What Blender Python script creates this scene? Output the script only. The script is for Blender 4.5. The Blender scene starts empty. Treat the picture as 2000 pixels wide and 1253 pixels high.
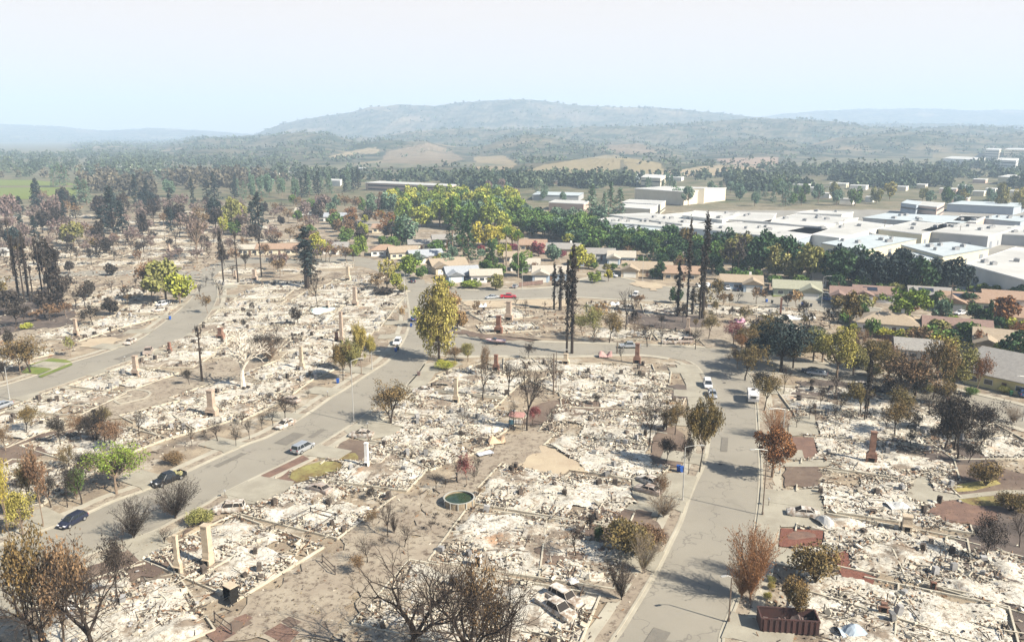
import bpy, math, random
import numpy as np
from mathutils import Vector, Matrix
R=math.radians; PI=math.pi
sc=bpy.context.scene; COL=sc.collection
# ---------------------------------------------------------------- camera
HC=57.0; FP=1556.0; YH=262.0; PIT=math.atan((626.5-YH)/FP)
cd=bpy.data.cameras.new('camera'); cam=bpy.data.objects.new('camera',cd); COL.objects.link(cam)
cam.location=(0,0,HC); cam.rotation_euler=(R(90)-PIT,0,0)
cd.sensor_width=36; cd.lens=FP/2000*36; cd.clip_start=.5; cd.clip_end=30000
sc.camera=cam
# ---------------------------------------------------------------- world, sun, exposure
SUN_EL=R(39); SUN_AZ=math.atan2(-.5,.87)       # direction towards the sun in the ground plane
w=bpy.data.worlds.new('World'); sc.world=w; w.use_nodes=True
nt=w.node_tree; bg=nt.nodes['Background']
sky=nt.nodes.new('ShaderNodeTexSky'); sky.sky_type='NISHITA'; sky.sun_disc=False
sky.sun_elevation=SUN_EL; sky.sun_rotation=PI/2-SUN_AZ
sky.altitude=0; sky.air_density=1.0; sky.dust_density=.6; sky.ozone_density=1.0
mx=nt.nodes.new('ShaderNodeMix'); mx.data_type='RGBA'
tc=nt.nodes.new('ShaderNodeTexCoord'); sx=nt.nodes.new('ShaderNodeSeparateXYZ'); mr=nt.nodes.new('ShaderNodeMapRange')
mr.inputs[1].default_value=.15; mr.inputs[2].default_value=.28; mr.inputs[3].default_value=.97; mr.inputs[4].default_value=.0
nt.links.new(tc.outputs['Generated'],sx.inputs[0]); nt.links.new(sx.outputs[2],mr.inputs[0]); nt.links.new(mr.outputs[0],mx.inputs[0])
mx.inputs[7].default_value=(8.3,7.2,6.5,1)     # bright smoke low over the horizon, clearing upwards
nt.links.new(sky.outputs[0],mx.inputs[6]); nt.links.new(mx.outputs[2],bg.inputs[0])
bg.inputs[1].default_value=.05
sl=bpy.data.lights.new('sun','SUN'); sl.energy=5.0; sl.angle=R(.6); sl.color=(1,.91,.77)
so=bpy.data.objects.new('sun',sl); COL.objects.link(so)
sd=Vector((math.cos(SUN_AZ)*math.cos(SUN_EL),math.sin(SUN_AZ)*math.cos(SUN_EL),math.sin(SUN_EL)))
so.rotation_euler=sd.to_track_quat('Z','Y').to_euler(); so.location=(60,-60,120)
sc.view_settings.view_transform='Standard'; sc.view_settings.look='None'
sc.view_settings.exposure=1.30; sc.view_settings.gamma=1.0
sc.cycles.use_denoising=True; sc.cycles.max_bounces=6; sc.cycles.transparent_max_bounces=6
sc.cycles.volume_bounces=1; sc.cycles.diffuse_bounces=2; sc.cycles.glossy_bounces=2
# ---------------------------------------------------------------- picture <-> ground
cp,sp_=math.cos(PIT),math.sin(PIT)
def G(x,y,z=0.0):
    u=(x-1000)/FP; v=(626.5-y)/FP
    dx,dy,dz=u, cp+v*sp_, -sp_+v*cp
    t=(z-HC)/dz
    return Vector((dx*t,dy*t,z))
def PX(p):
    d=p[1]*cp-(p[2]-HC)*sp_; v=p[1]*sp_+(p[2]-HC)*cp
    return 1000+FP*p[0]/d, 626.5-FP*v/d
def ppm(x,y):
    p=G(x,y); return FP/(p.y*cp+HC*sp_)
def hgt(x,yb,yt):
    p=G(x,yb); v=(626.5-yt)/FP
    return HC+p.y*(-sp_+v*cp)/(cp+v*sp_)
SA=R(18)                                     # streets run 18 degrees right of the view
DU=Vector((math.sin(SA),math.cos(SA),0)); DV=Vector((math.cos(SA),-math.sin(SA),0))
# ---------------------------------------------------------------- materials
MATS={}
def nm(name):
    m=bpy.data.materials.new(name); m.use_nodes=True; MATS[name]=m
    return m,m.node_tree,m.node_tree.nodes['Principled BSDF']
def N(t,typ,**k):
    n=t.nodes.new(typ)
    for a,b in k.items(): setattr(n,a,b)
    return n
def noise(t,scale,detail=4,rough=.55,vec=None):
    n=N(t,'ShaderNodeTexNoise'); n.inputs['Scale'].default_value=scale
    n.inputs['Detail'].default_value=detail; n.inputs['Roughness'].default_value=rough
    if vec is not None: t.links.new(vec,n.inputs['Vector'])
    return n.outputs[0]
def ramp(t,fac,stops):
    n=N(t,'ShaderNodeValToRGB'); cr=n.color_ramp
    while len(cr.elements)<len(stops): cr.elements.new(.5)
    for e,(p,c) in zip(cr.elements,stops):
        e.position=p; e.color=(*c,1) if len(c)==3 else c
    t.links.new(fac,n.inputs[0]); return n.outputs[0]
def fr(t,fac,a,b,c=0,d=1):
    n=N(t,'ShaderNodeMapRange'); n.inputs[1].default_value=a; n.inputs[2].default_value=b
    n.inputs[3].default_value=c; n.inputs[4].default_value=d; t.links.new(fac,n.inputs[0]); return n.outputs[0]
def mixc(t,fac,a,b):
    n=N(t,'ShaderNodeMix',data_type='RGBA')
    for i,v in ((0,fac),(6,a),(7,b)):
        if isinstance(v,(tuple,list)): n.inputs[i].default_value=(*v,1)
        elif isinstance(v,(int,float)): n.inputs[i].default_value=v
        else: t.links.new(v,n.inputs[i])
    return n.outputs[2]
def wpos(t): return N(t,'ShaderNodeNewGeometry').outputs['Position']
def bump(t,b,h,strength=.5,dist=.1):
    n=N(t,'ShaderNodeBump'); n.inputs['Strength'].default_value=strength; n.inputs['Distance'].default_value=dist
    t.links.new(h,n.inputs['Height']); t.links.new(n.outputs[0],b.inputs['Normal'])
def mat(name,c1,c2=None,scale=.6,rough=.9,island=0,metal=0,lo=.35,hi=.65,spec=.3,bmp=0,objv=0):
    if name in MATS: return MATS[name]
    m,t,b=nm(name); p=wpos(t)
    col=None
    if c2 is not None: col=mixc(t,fr(t,noise(t,scale,6,.6,p),lo,hi),c1,c2)
    if island or objv:
        h=N(t,'ShaderNodeHueSaturation')
        if col is not None: t.links.new(col,h.inputs['Color'])
        else: h.inputs['Color'].default_value=(*c1,1)
        f=None
        if island:
            f=fr(t,N(t,'ShaderNodeNewGeometry').outputs['Random Per Island'],0,1,1-island,1+island)
            t.links.new(f,h.inputs['Value'])
        if objv:
            q=N(t,'ShaderNodeObjectInfo').outputs['Random']
            t.links.new(fr(t,q,0,1,.5-objv,.5+objv),h.inputs['Hue'])
        col=h.outputs[0]
    if col is not None: t.links.new(col,b.inputs['Base Color'])
    else: b.inputs['Base Color'].default_value=(*c1,1)
    b.inputs['Roughness'].default_value=rough; b.inputs['Metallic'].default_value=metal
    b.inputs['Specular IOR Level'].default_value=spec
    if bmp: bump(t,b,noise(t,scale*6,5,.6,p),bmp,.15)
    return m
# ---------------------------------------------------------------- mesh builder
class MB:
    def __init__(s): s.v=[]; s.f=[]; s.n=0
    def add(s,v,f,mi=0):
        v=np.asarray(v,float).reshape(-1,3); f=np.asarray(f,int)
        s.v.append(v); s.f.append((f+s.n,mi)); s.n+=len(v)
    def box(s,c,sz,rz=0,mi=0,rx=0,ry=0):
        hx,hy,hz=[a/2 for a in sz]
        v=np.array([(-hx,-hy,-hz),(hx,-hy,-hz),(hx,hy,-hz),(-hx,hy,-hz),(-hx,-hy,hz),(hx,-hy,hz),(hx,hy,hz),(-hx,hy,hz)])
        M=np.array(Matrix.Rotation(rz,3,'Z')@Matrix.Rotation(ry,3,'Y')@Matrix.Rotation(rx,3,'X'))
        s.add(v@M.T+np.array(c),BF,mi)
    def boxes(s,c,sz,ang,mi=0):
        # many boxes: centres, sizes, (rz,rx,ry) angle arrays
        n=len(c); b=np.array([(-1,-1,-1),(1,-1,-1),(1,1,-1),(-1,1,-1),(-1,-1,1),(1,-1,1),(1,1,1),(-1,1,1)])*.5
        v=b[None]*sz[:,None,:]
        cz,sz_=np.cos(ang[:,0]),np.sin(ang[:,0]); cy,sy=np.cos(ang[:,1]),np.sin(ang[:,1])
        cx,sx=np.cos(ang[:,2]),np.sin(ang[:,2])
        x,y,z=v[...,0],v[...,1],v[...,2]
        y,z=y*cx[:,None]-z*sx[:,None], y*sx[:,None]+z*cx[:,None]
        x,z=x*cy[:,None]+z*sy[:,None], -x*sy[:,None]+z*cy[:,None]
        x,y=x*cz[:,None]-y*sz_[:,None], x*sz_[:,None]+y*cz[:,None]
        v=np.stack([x,y,z],-1)+c[:,None,:]
        f=(np.array(BF)[None]+8*np.arange(n)[:,None,None]).reshape(-1,4)
        s.add(v.reshape(-1,3),f,mi)
    def tubes(s,P0,P1,r0,r1,n=4,mi=0):
        P0=np.asarray(P0,float);P1=np.asarray(P1,float); r0=np.asarray(r0,float);r1=np.asarray(r1,float)
        d=P1-P0; L=np.linalg.norm(d,axis=1,keepdims=True); d=d/np.maximum(L,1e-9)
        a=np.where(np.abs(d[:,2:3])>.9,np.array([[1.,0,0]]),np.array([[0,0,1.]]))
        u=np.cross(d,a); u/=np.linalg.norm(u,axis=1,keepdims=True); v=np.cross(d,u)
        k=np.arange(n)*2*PI/n; c,sn=np.cos(k),np.sin(k)
        ring=u[:,None,:]*c[None,:,None]+v[:,None,:]*sn[None,:,None]
        A=P0[:,None,:]+ring*r0[:,None,None]; B=P1[:,None,:]+ring*r1[:,None,None]
        V=np.concatenate([A,B],1).reshape(-1,3)
        i=np.arange(n); j=(i+1)%n
        q=np.stack([i,j,j+n,i+n],1)[:, ::-1]
        f=(q[None]+2*n*np.arange(len(P0))[:,None,None]).reshape(-1,4)
        s.add(V,f,mi)
    def tube(s,p0,p1,r0,r1=None,n=8,mi=0,caps=True):
        r1=r0 if r1 is None else r1
        s.tubes([p0],[p1],[r0],[r1],n,mi)
        if caps:
            b=s.n-2*n; s.f.append((np.arange(n)[None]+b,mi)); s.f.append(((np.arange(n)[::-1]+n)[None]+b,mi))
    def leaves(s,C,size,rng,mi=0,flat=0.0,asp=.6,zs=1.0):
        n=len(C); a=rng.normal(size=(n,3)); a[:,2]*=(1-flat); a/=np.linalg.norm(a,axis=1,keepdims=True)+1e-9
        b=rng.normal(size=(n,3)); b=np.cross(a,b); b/=np.linalg.norm(b,axis=1,keepdims=True)+1e-9
        sz=(size*(rng.random(n)*.8+.6))[:,None]
        a=a*np.array([1,1,zs]); b=b*np.array([1,1,zs])
        V=np.stack([C-a*sz,C-b*sz*asp,C+a*sz,C+b*sz*asp],1).reshape(-1,3)
        s.add(V,np.arange(4*n).reshape(-1,4),mi)
    def loft(s,rings,mi=0,closed=True,cap=True):
        rings=np.asarray(rings,float); m,n=rings.shape[:2]; b=s.n
        f=[]
        for i in range(m-1):
            for j in range(n if closed else n-1):
                k=(j+1)%n; f.append((i*n+j,i*n+k,(i+1)*n+k,(i+1)*n+j))
        s.add(rings.reshape(-1,3),f,mi)
        if cap:
            s.f.append((np.arange(n)[::-1][None]+b,mi)); s.f.append((np.arange(n)[None]+b+(m-1)*n,mi))
    def ngon(s,pts,mi=0): s.add(pts,[list(range(len(pts)))],mi)
    def prism(s,pts,z0,z1,mi=0,mt=None):
        # pts counter-clockwise ground outline
        n=len(pts); a=[(p[0],p[1],z0) for p in pts]; b=[(p[0],p[1],z1) for p in pts]
        s.add(a+b,[(i,(i+1)%n,(i+1)%n+n,i+n) for i in range(n)],mi)
        s.ngon(b,mi if mt is None else mt)
    def mesh(s,name,mats,smooth=False):
        me=bpy.data.meshes.new(name)
        V=np.concatenate(s.v) if s.v else np.zeros((0,3))
        me.vertices.add(len(V)); me.vertices.foreach_set('co',V.astype(np.float32).ravel())
        li=np.concatenate([f.ravel() for f,_ in s.f]); tot=np.concatenate([np.full(len(f),f.shape[1]) for f,_ in s.f])
        mi=np.concatenate([np.full(len(f),m) for f,m in s.f])
        st=np.concatenate([[0],np.cumsum(tot)[:-1]])
        me.loops.add(len(li)); me.loops.foreach_set('vertex_index',li.astype(np.int32))
        me.polygons.add(len(tot)); me.polygons.foreach_set('loop_start',st.astype(np.int32))
        me.polygons.foreach_set('material_index',mi.astype(np.int32))
        me.polygons.foreach_set('use_smooth',np.full(len(tot),smooth))
        for m in (mats if isinstance(mats,(list,tuple)) else [mats]): me.materials.append(m)
        me.update(calc_edges=True); me.validate()
        return me
    def build(s,name,mats,parent=None,smooth=False,loc=None,rz=0):
        o=bpy.data.objects.new(name,s.mesh(name,mats,smooth)); COL.objects.link(o)
        if parent is not None: o.parent=parent
        if loc is not None: o.location=loc
        if rz: o.rotation_euler.z=rz
        return o
BF=[(0,3,2,1),(4,5,6,7),(0,1,5,4),(1,2,6,5),(2,3,7,6),(3,0,4,7)]
# ---------------------------------------------------------------- naming
LM=[('round green pool',897,985),('silver minivan',592,874),('dark blue hatchback',142,1015),('black pickup truck',328,935),
 ('tall yellow poplar',857,703),('cream twin chimney',380,1103),('upright black firebox',455,1165),('pair of burned trucks',1090,1185),
 ('orange leaved street tree',1508,930),('white camper trailer',1469,775),('big dark oak',1525,725),('rust red skip',1538,1225),('pale turquoise shed roofs',1220,446),('long grey roofed hall',1700,475),('white banded hillside block',1990,290),('sandy low building',1255,396),('orange leaved tree group',1958,610),('bright hedge',800,525),('house row garages',1556,575),('brown rubble lawn',1870,1010),('charred timber frame',610,1020),('black chimney side tree',1870,890),('far street bend',400,545),
 ('brick chimney at right',1700,900),('white bare tree',475,757),('kidney shaped dark pool',262,776),('square green lawn',85,715),
 ('pair of charred redwoods',1110,690),('three charred redwoods',1350,622),('pink boat',968,666),('red pickup truck',993,578),
 ('big olive tree',330,590),('big charred pine',600,560),('turquoise pool',627,607),('golden street tree',1634,737),
 ('green walled house',1950,745),('tan hipped house',1735,640),('two tall palms',1000,540),('blue gabled house',1215,512),
 ('round red maple',1052,500),('long brown house',540,495),('bright stone hall',1370,395),('grey walled warehouse',1930,560),
 ('long white warehouse',1400,450),('burned sedan near mulch',1568,1003),('tall thin street lamp',690,822),('far green field',60,375),
 ('pink long office building',790,368),('tall dark spruce',955,520),('charred pine group',75,580),('flat topped hedge',391,1025),
 ('tapering tan chimney',415,813),('sand coloured yard',1060,890),('burned pale suv',447,992),('blue grey garage house',1455,568)]
PEND=[]
def lm(n,x,y): LM.append((n,x,y))
def tag(o,look,cat,group=None,px=None,exact=False,kind=None):
    o['category']=cat
    if group: o['group']=group
    if kind: o['kind']=kind
    if exact: o['label']=look
    else: PEND.append((o,look,px))
    return o
def finish_labels():
    ORD=['leftmost','second from left','third from left','fourth from left','fifth from left','sixth from left','seventh from left','eighth from left','ninth from left','tenth from left']+[w+' from left' for w in 'eleventh twelfth thirteenth fourteenth fifteenth sixteenth seventeenth eighteenth nineteenth twentieth'.split()]+['twenty-'+w+' from left' for w in 'first second third fourth fifth sixth seventh eighth ninth'.split()]
    D={}
    for o,look,px in PEND:
        x,y=px if px else PX(o.location)
        best=None
        for n,lx,ly in LM:
            s=(abs(x-lx)+2.2*abs(y-ly))
            if s<9: continue
            if best is None or s<best[0]: best=(s,n,x-lx,y-ly)
        _,n,dx,dy=best
        rel=('left of' if dx<0 else 'right of') if abs(dx)>1.8*abs(dy) else ('in front of' if dy>0 else 'behind')
        if abs(dx)>.6*abs(dy) and abs(dx)<=1.8*abs(dy): rel=('front ' if dy>0 else 'back ')+('left of' if dx<0 else 'right of')
        D.setdefault(('%s %s %s' if len((look+' '+n).split())>8 else '%s %s the %s')%(look,rel,n),[]).append((x,y,o))
    for k,l in D.items():
        l.sort(key=lambda a:a[0])
        for i,(x,y,o) in enumerate(l):
            if len(l)==1: o['label']=k
            elif i<len(ORD): o['label']=k+', '+ORD[i]
            else: o['label']=k+', number %d along'%(i+1)
def empty(name,loc,rz=0,sc_=(1,1,1)):
    o=bpy.data.objects.new(name,None); COL.objects.link(o); o.location=loc; o.rotation_euler.z=rz; o.scale=sc_
    o.empty_display_size=.5; return o
from mathutils import noise as MN
# ================================================================ materials of the setting
def mk_ground():
    m,t,b=nm('burned soil'); p=wpos(t)
    big=fr(t,noise(t,.035,5,.55,p),.38,.62); mid=fr(t,noise(t,.22,6,.62,p),.36,.66); fine=fr(t,noise(t,2.2,6,.7,p),.3,.72)
    soil=mixc(t,mid,(.33,.275,.20),(.19,.15,.11)); ch=mixc(t,fine,(.10,.08,.065),(.20,.165,.13))
    c=mixc(t,fr(t,noise(t,.09,6,.65,p),.50,.64),soil,ch)
    c=mixc(t,fr(t,noise(t,.16,7,.7,p),.53,.62),c,mixc(t,fine,(.44,.40,.33),(.27,.24,.19)))
    c=mixc(t,fr(t,noise(t,.9,8,.75,p),.57,.66),c,(.09,.075,.06))
    # unburned land beyond: drier grass and green
    sx=N(t,'ShaderNodeSeparateXYZ'); t.links.new(p,sx.inputs[0])
    far=fr(t,sx.outputs[1],520,700); wild=mixc(t,big,(.075,.085,.045),(.17,.145,.095))
    c=mixc(t,far,c,wild)
    t.links.new(c,b.inputs['Base Color']); b.inputs['Roughness'].default_value=.95
    b.inputs['Specular IOR Level'].default_value=.15; bump(t,b,noise(t,1.8,8,.7,p),.8,.25)
    return m
def mk_ash():
    m,t,b=nm('white ash and rubble'); p=wpos(t)
    d=N(t,'ShaderNodeVectorMath',operation='ADD'); t.links.new(p,d.inputs[0])
    nn=N(t,'ShaderNodeTexNoise'); nn.inputs['Scale'].default_value=1.1; t.links.new(p,nn.inputs['Vector'])
    s=N(t,'ShaderNodeVectorMath',operation='SCALE'); t.links.new(nn.outputs[1],s.inputs[0]); s.inputs['Scale'].default_value=1.3
    t.links.new(s.outputs[0],d.inputs[1]); q=d.outputs[0]
    big=fr(t,noise(t,.13,4,.6,p),.35,.65); mid=noise(t,.8,8,.72,q); fine=noise(t,3.4,7,.75,q)
    c=mixc(t,big,(.58,.555,.49),(.43,.405,.345))
    c=mixc(t,fr(t,mid,.52,.64),c,(.30,.25,.19))
    c=mixc(t,fr(t,fine,.54,.66),c,(.13,.105,.08))
    c=mixc(t,fr(t,noise(t,.075,6,.68,p),.555,.60,0,.9),c,mixc(t,fine,(.15,.115,.085),(.26,.21,.16)))
    c=mixc(t,fr(t,noise(t,.19,6,.7,d.outputs[0]),.60,.66,0,.9),c,(.10,.08,.06))
    v=N(t,'ShaderNodeTexVoronoi',feature='DISTANCE_TO_EDGE'); v.inputs['Scale'].default_value=.75; t.links.new(q,v.inputs['Vector'])
    c=mixc(t,fr(t,v.outputs['Distance'],.0,.045,.65,0),c,(.11,.09,.07))
    c=mixc(t,fr(t,noise(t,.45,5,.7,q),.60,.68),c,(.10,.08,.065))
    c=mixc(t,fr(t,noise(t,.3,4,.6,q),.62,.72,0,.7),c,(.40,.24,.14))
    t.links.new(c,b.inputs['Base Color']); b.inputs['Roughness'].default_value=1; b.inputs['Specular IOR Level'].default_value=.1
    bump(t,b,fine,.7,.12); return m
def mk_asphalt():
    m,t,b=nm('worn asphalt'); p=wpos(t)
    c=mixc(t,fr(t,noise(t,.07,5,.6,p),.35,.65),(.232,.213,.172),(.198,.181,.146))
    c=mixc(t,fr(t,noise(t,.5,6,.7,p),.52,.75,0,.5),c,(.19,.175,.15))
    c=mixc(t,fr(t,noise(t,14,3,.7,p),.4,.7,0,.35),c,(.31,.29,.25))
    v=N(t,'ShaderNodeTexVoronoi',feature='DISTANCE_TO_EDGE'); v.inputs['Scale'].default_value=.085
    wn=N(t,'ShaderNodeTexNoise'); wn.inputs['Scale'].default_value=.5; t.links.new(p,wn.inputs['Vector'])
    s=N(t,'ShaderNodeVectorMath',operation='SCALE'); t.links.new(wn.outputs[1],s.inputs[0]); s.inputs['Scale'].default_value=5
    d=N(t,'ShaderNodeVectorMath',operation='ADD'); t.links.new(p,d.inputs[0]); t.links.new(s.outputs[0],d.inputs[1]); t.links.new(d.outputs[0],v.inputs['Vector'])
    c=mixc(t,fr(t,v.outputs['Distance'],.0,.013,.7,0),c,(.11,.10,.085))
    c=mixc(t,fr(t,noise(t,.16,3,.5,p),.6,.72,0,.35),c,(.15,.135,.11))
    t.links.new(c,b.inputs['Base Color']); b.inputs['Roughness'].default_value=.9; bump(t,b,noise(t,20,3,.7,p),.15,.02); return m
def mk_speck(name,a,b_,sc_,c3,lo=.55,hi=.68):
    m,t,b=nm(name); p=wpos(t)
    c=mixc(t,fr(t,noise(t,sc_,6,.65,p),.38,.62),a,b_); c=mixc(t,fr(t,noise(t,sc_*6,6,.75,p),lo,hi),c,c3)
    t.links.new(c,b.inputs['Base Color']); b.inputs['Roughness'].default_value=.95; b.inputs['Specular IOR Level'].default_value=.15
    bump(t,b,noise(t,sc_*8,6,.7,p),.5,.1); return m
M_ground=mk_ground(); M_ash=mk_ash(); M_asph=mk_asphalt()
M_conc=mk_speck('pale concrete',(.37,.345,.28),(.31,.285,.23),.25,(.21,.19,.155),.6,.75)
M_drive=mk_speck('driveway concrete',(.31,.29,.235),(.25,.23,.185),.25,(.18,.16,.13),.6,.75)
M_mulch=mk_speck('dark mulch',(.13,.085,.07),(.19,.12,.09),.5,(.07,.05,.04))
M_red=mk_speck('red bark',(.15,.06,.045),(.20,.09,.065),.9,(.08,.045,.035),.48,.62)
M_lawn=mk_speck('green lawn',(.11,.15,.035),(.17,.19,.055),.3,(.10,.14,.04))
M_olawn=mk_speck('singed lawn',(.25,.235,.09),(.14,.095,.045),.22,(.07,.05,.035))
M_dry=mk_speck('dry yellow lawn',(.32,.27,.10),(.23,.20,.08),.25,(.18,.13,.07))
M_sand=mk_speck('sandy soil',(.40,.335,.24),(.34,.275,.20),.2,(.24,.19,.14),.62,.75)
M_bsoil=mk_speck('burned brown soil',(.17,.13,.10),(.11,.08,.065),.18,(.07,.055,.045))
M_dark=mk_speck('charred soil',(.075,.062,.055),(.13,.105,.09),.2,(.25,.22,.19),.62,.72)
M_tan=mk_speck('tan grey soil',(.31,.27,.21),(.24,.20,.155),.16,(.11,.085,.065),.50,.64)
M_yard=mk_speck('pale yard concrete',(.26,.25,.225),(.21,.20,.18),.08,(.16,.155,.145),.6,.75)
def st(o,name=None): o['kind']='structure'; return o
# ================================================================ ground sheet
b=MB(); b.add([(-9000,-300,0),(9000,-300,0),(9000,9400,0),(-9000,9400,0)],[(0,1,2,3)])
st(b.build('ground',M_ground))
ZL=[0.0]
def patch(name,px,m,z=.02,th=0,kind='structure'):
    ZL[0]+=.0011; z=z+ZL[0]
    pts=[G(x,y) for x,y in px]
    a=sum(pts[i].x*pts[(i+1)%len(pts)].y-pts[(i+1)%len(pts)].x*pts[i].y for i in range(len(pts)))
    if a<0: pts=pts[::-1]
    if any(k in name for k in ('yard','burned','soil','charred','sand','dry')) and 'industrial' not in name:
        # ragged outline: soil and scorch marks have no straight edges
        q=[]; rj=random.Random(len(name)*7+int(pts[0].x*10)); am=.9 if 'lawn' not in name else .35
        for i in range(len(pts)):
            p0,p1=pts[i],pts[(i+1)%len(pts)]; n=max(1,int((p1-p0).length/1.1)); nn=Vector(((p1-p0).y,-(p1-p0).x,0)).normalized()
            for k in range(n):
                p=p0.lerp(p1,k/n); f=MN.noise(Vector((p.x*.35,p.y*.35,3)))*2.6+MN.noise(Vector((p.x*1.1,p.y*1.1,9)))*1.2+rj.uniform(-.3,.3); q.append(p+nn*f*am)
        pts=q
    b=MB()
    if th: b.prism(pts,0,th+ZL[0])
    else: b.ngon([(p.x,p.y,z) for p in pts])
    o=b.build(name,m)
    if kind: o['kind']=kind
    return o
def curve(px,n=6):
    # smooth polyline through the picture points, on the ground
    P=[np.array(G(x,y)[:2]) for x,y in px]; out=[]
    for i in range(len(P)-1):
        p0=P[max(i-1,0)];p1=P[i];p2=P[i+1];p3=P[min(i+2,len(P)-1)]
        for k in range(n):
            t=k/n; out.append(.5*((2*p1)+(-p0+p2)*t+(2*p0-5*p1+4*p2-p3)*t*t+(-p0+3*p1-3*p2+p3)*t**3))
    out.append(P[-1]); return np.array(out)
def road(name,L,Rr,z):
    a=curve(L); c=curve(Rr)[::-1]; pts=np.concatenate([a,c])
    ar=np.sum(pts[:,0]*np.roll(pts[:,1],-1)-np.roll(pts[:,0],-1)*pts[:,1])
    if ar<0: pts=pts[::-1]
    b=MB(); b.ngon([(x,y,z) for x,y in pts]); return st(b.build(name,M_asph))
def strip(name,px,d0,d1,z1,m,z0=0,crv=True):
    # a band beside a line: d>0 is to the right of the walking direction
    P=curve(px) if crv else np.array([G(x,y)[:2] for x,y in px])
    T=np.gradient(P,axis=0); T/=np.linalg.norm(T,axis=1,keepdims=True)+1e-9; Nn=np.stack([T[:,1],-T[:,0]],1)
    A=P+Nn*d0; B=P+Nn*d1; b=MB(); ZL[0]+=.0011; z1=z1+ZL[0]
    rings=[[(*a,z0),(*a,z1),(*c,z1),(*c,z0)] for a,c in zip(A,B)]
    b.loft(rings); return st(b.build(name,m))
A_l=[(-90,782),(0,755),(58,737),(140,708),(200,690),(270,664),(312,636),(345,610),(372,585),(388,562),(386,545)]
A_r=[(-90,818),(0,786),(80,764),(140,744),(200,722),(276,696),(330,672),(374,648),(404,618),(420,590),(424,565),(414,543)]
B_l=[(-110,1102),(0,1063),(56,1045),(106,1027),(174,1000),(222,978),(280,958),(340,932),(400,904),(480,868),(528,850),(600,808),(646,776),(678,757),(728,724),(756,706),(778,680),(794,650),(800,620),(796,590),(792,565),(788,548)]
B_r=[(-110,1200),(0,1150),(100,1115),(170,1085),(230,1062),(300,1038),(350,1012),(400,986),(440,962),(504,930),(590,888),(670,840),(715,810),(765,776),(795,752),(815,730),(832,706),(842,680),(843,640),(838,600),(832,560),(828,545)]
C_l=[(1172,1300),(1195,1253),(1220,1216),(1276,1123),(1312,1053),(1330,1014),(1342,978),(1356,944),(1371,912),(1380,880),(1386,830),(1384,785),(1378,750),(1371,730),(1358,713),(1338,703),(1308,699)]
C_r=[(1408,1300),(1410,1253),(1416,1228),(1442,1165),(1466,1085),(1479,1020),(1486,950),(1486,900),(1482,850),(1479,800),(1476,768),(1470,742),(1458,726)]
K_s=[(842,690),(900,695),(960,694),(1096,695),(1240,692),(1308,699)]
K_n=[(842,640),(884,638),(912,650),(940,661),(1045,668),(1200,673),(1312,677),(1374,680),(1440,684)]
D_n=[(1440,684),(1520,698),(1600,710),(1666,718),(1740,735),(1820,752),(1952,782),(2000,794),(2090,818)]
D_s=[(1458,726),(1520,727),(1600,737),(1670,755),(1740,772),(1820,787),(1908,806),(1960,824),(2000,838),(2090,868)]
E_n=[(830,554),(900,566),(980,566),(1080,561),(1130,548),(1180,538),(1230,547),(1290,560),(1412,566),(1500,574),(1600,585),(1720,604)]
E_s=[(830,580),(900,586),(980,584),(1060,582),(1130,580),(1200,584),(1290,587),(1412,588),(1480,595),(1560,601),(1640,612),(1720,625)]
road('road',A_l,A_r,.012); road('road',B_l,B_r,.016); road('road',C_l,C_r,.020); road('road',K_n,K_s+[(1440,700)],.024)
road('road',[(1308,699),(1312,677),(1374,680),(1440,684)],[(1340,702),(1371,730),(1420,735),(1458,726)],.028)
road('road',D_n,D_s,.032); road('road',E_n,E_s,.036)
road('road',[(1135,566),(1160,535),(1172,518),(1176,505)],[(1262,566),(1215,545),(1200,522),(1196,505)],.040)
road('road',[(788,562),(770,545),(735,529),(700,520),(650,522),(600,516),(540,514),(470,516),(430,530),(412,548)],[(830,560),(812,541),(775,524),(740,510),(690,500),(640,503),(590,506),(530,504),(470,504),(400,522),(386,548)],.044)
road('road',[(-60,556),(60,548),(140,540),(260,537),(330,537),(388,552)],[(-60,546),(60,538),(140,530),(260,528),(330,528),(400,530)],.048)
road('road',[(620,424),(640,432),(700,440),(760,445),(840,448)],[(630,418),(660,425),(720,432),(780,437),(840,440)],.052)
# pavements with kerbs
for e,s in ((A_l,-1),(A_r,1),(B_l,-1),(C_l[:-1],-1)):
    strip('kerb',e,0,.32*s,.14,M_conc); strip('pavement',e,1.9*s,3.3*s,.10,M_conc); strip('verge',e,.32*s,1.9*s,.085,M_tan)
for e in (B_r[:17],C_r):
    strip('kerb',e,0,.32,.14,M_conc); strip('pavement',e,1.9,3.3,.10,M_conc); strip('verge',e,.32,1.9,.085,M_tan)
for e,s in ((K_s,1),(K_n,-1),(D_n,-1),(D_s,1),(E_n,-1),(E_s,1)):
    strip('pavement',e,0,1.8*s,.12,M_conc)
strip('gutter',C_l[:-1],.0,-.0+.45,.030,M_conc,z0=.02); strip('gutter',C_r,-.45,0,.031,M_conc,z0=.02)
strip('gutter',B_l,0,.45,.027,M_conc,z0=.016); strip('gutter',B_r[:17],-.45,0,.028,M_conc,z0=.016)
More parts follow.
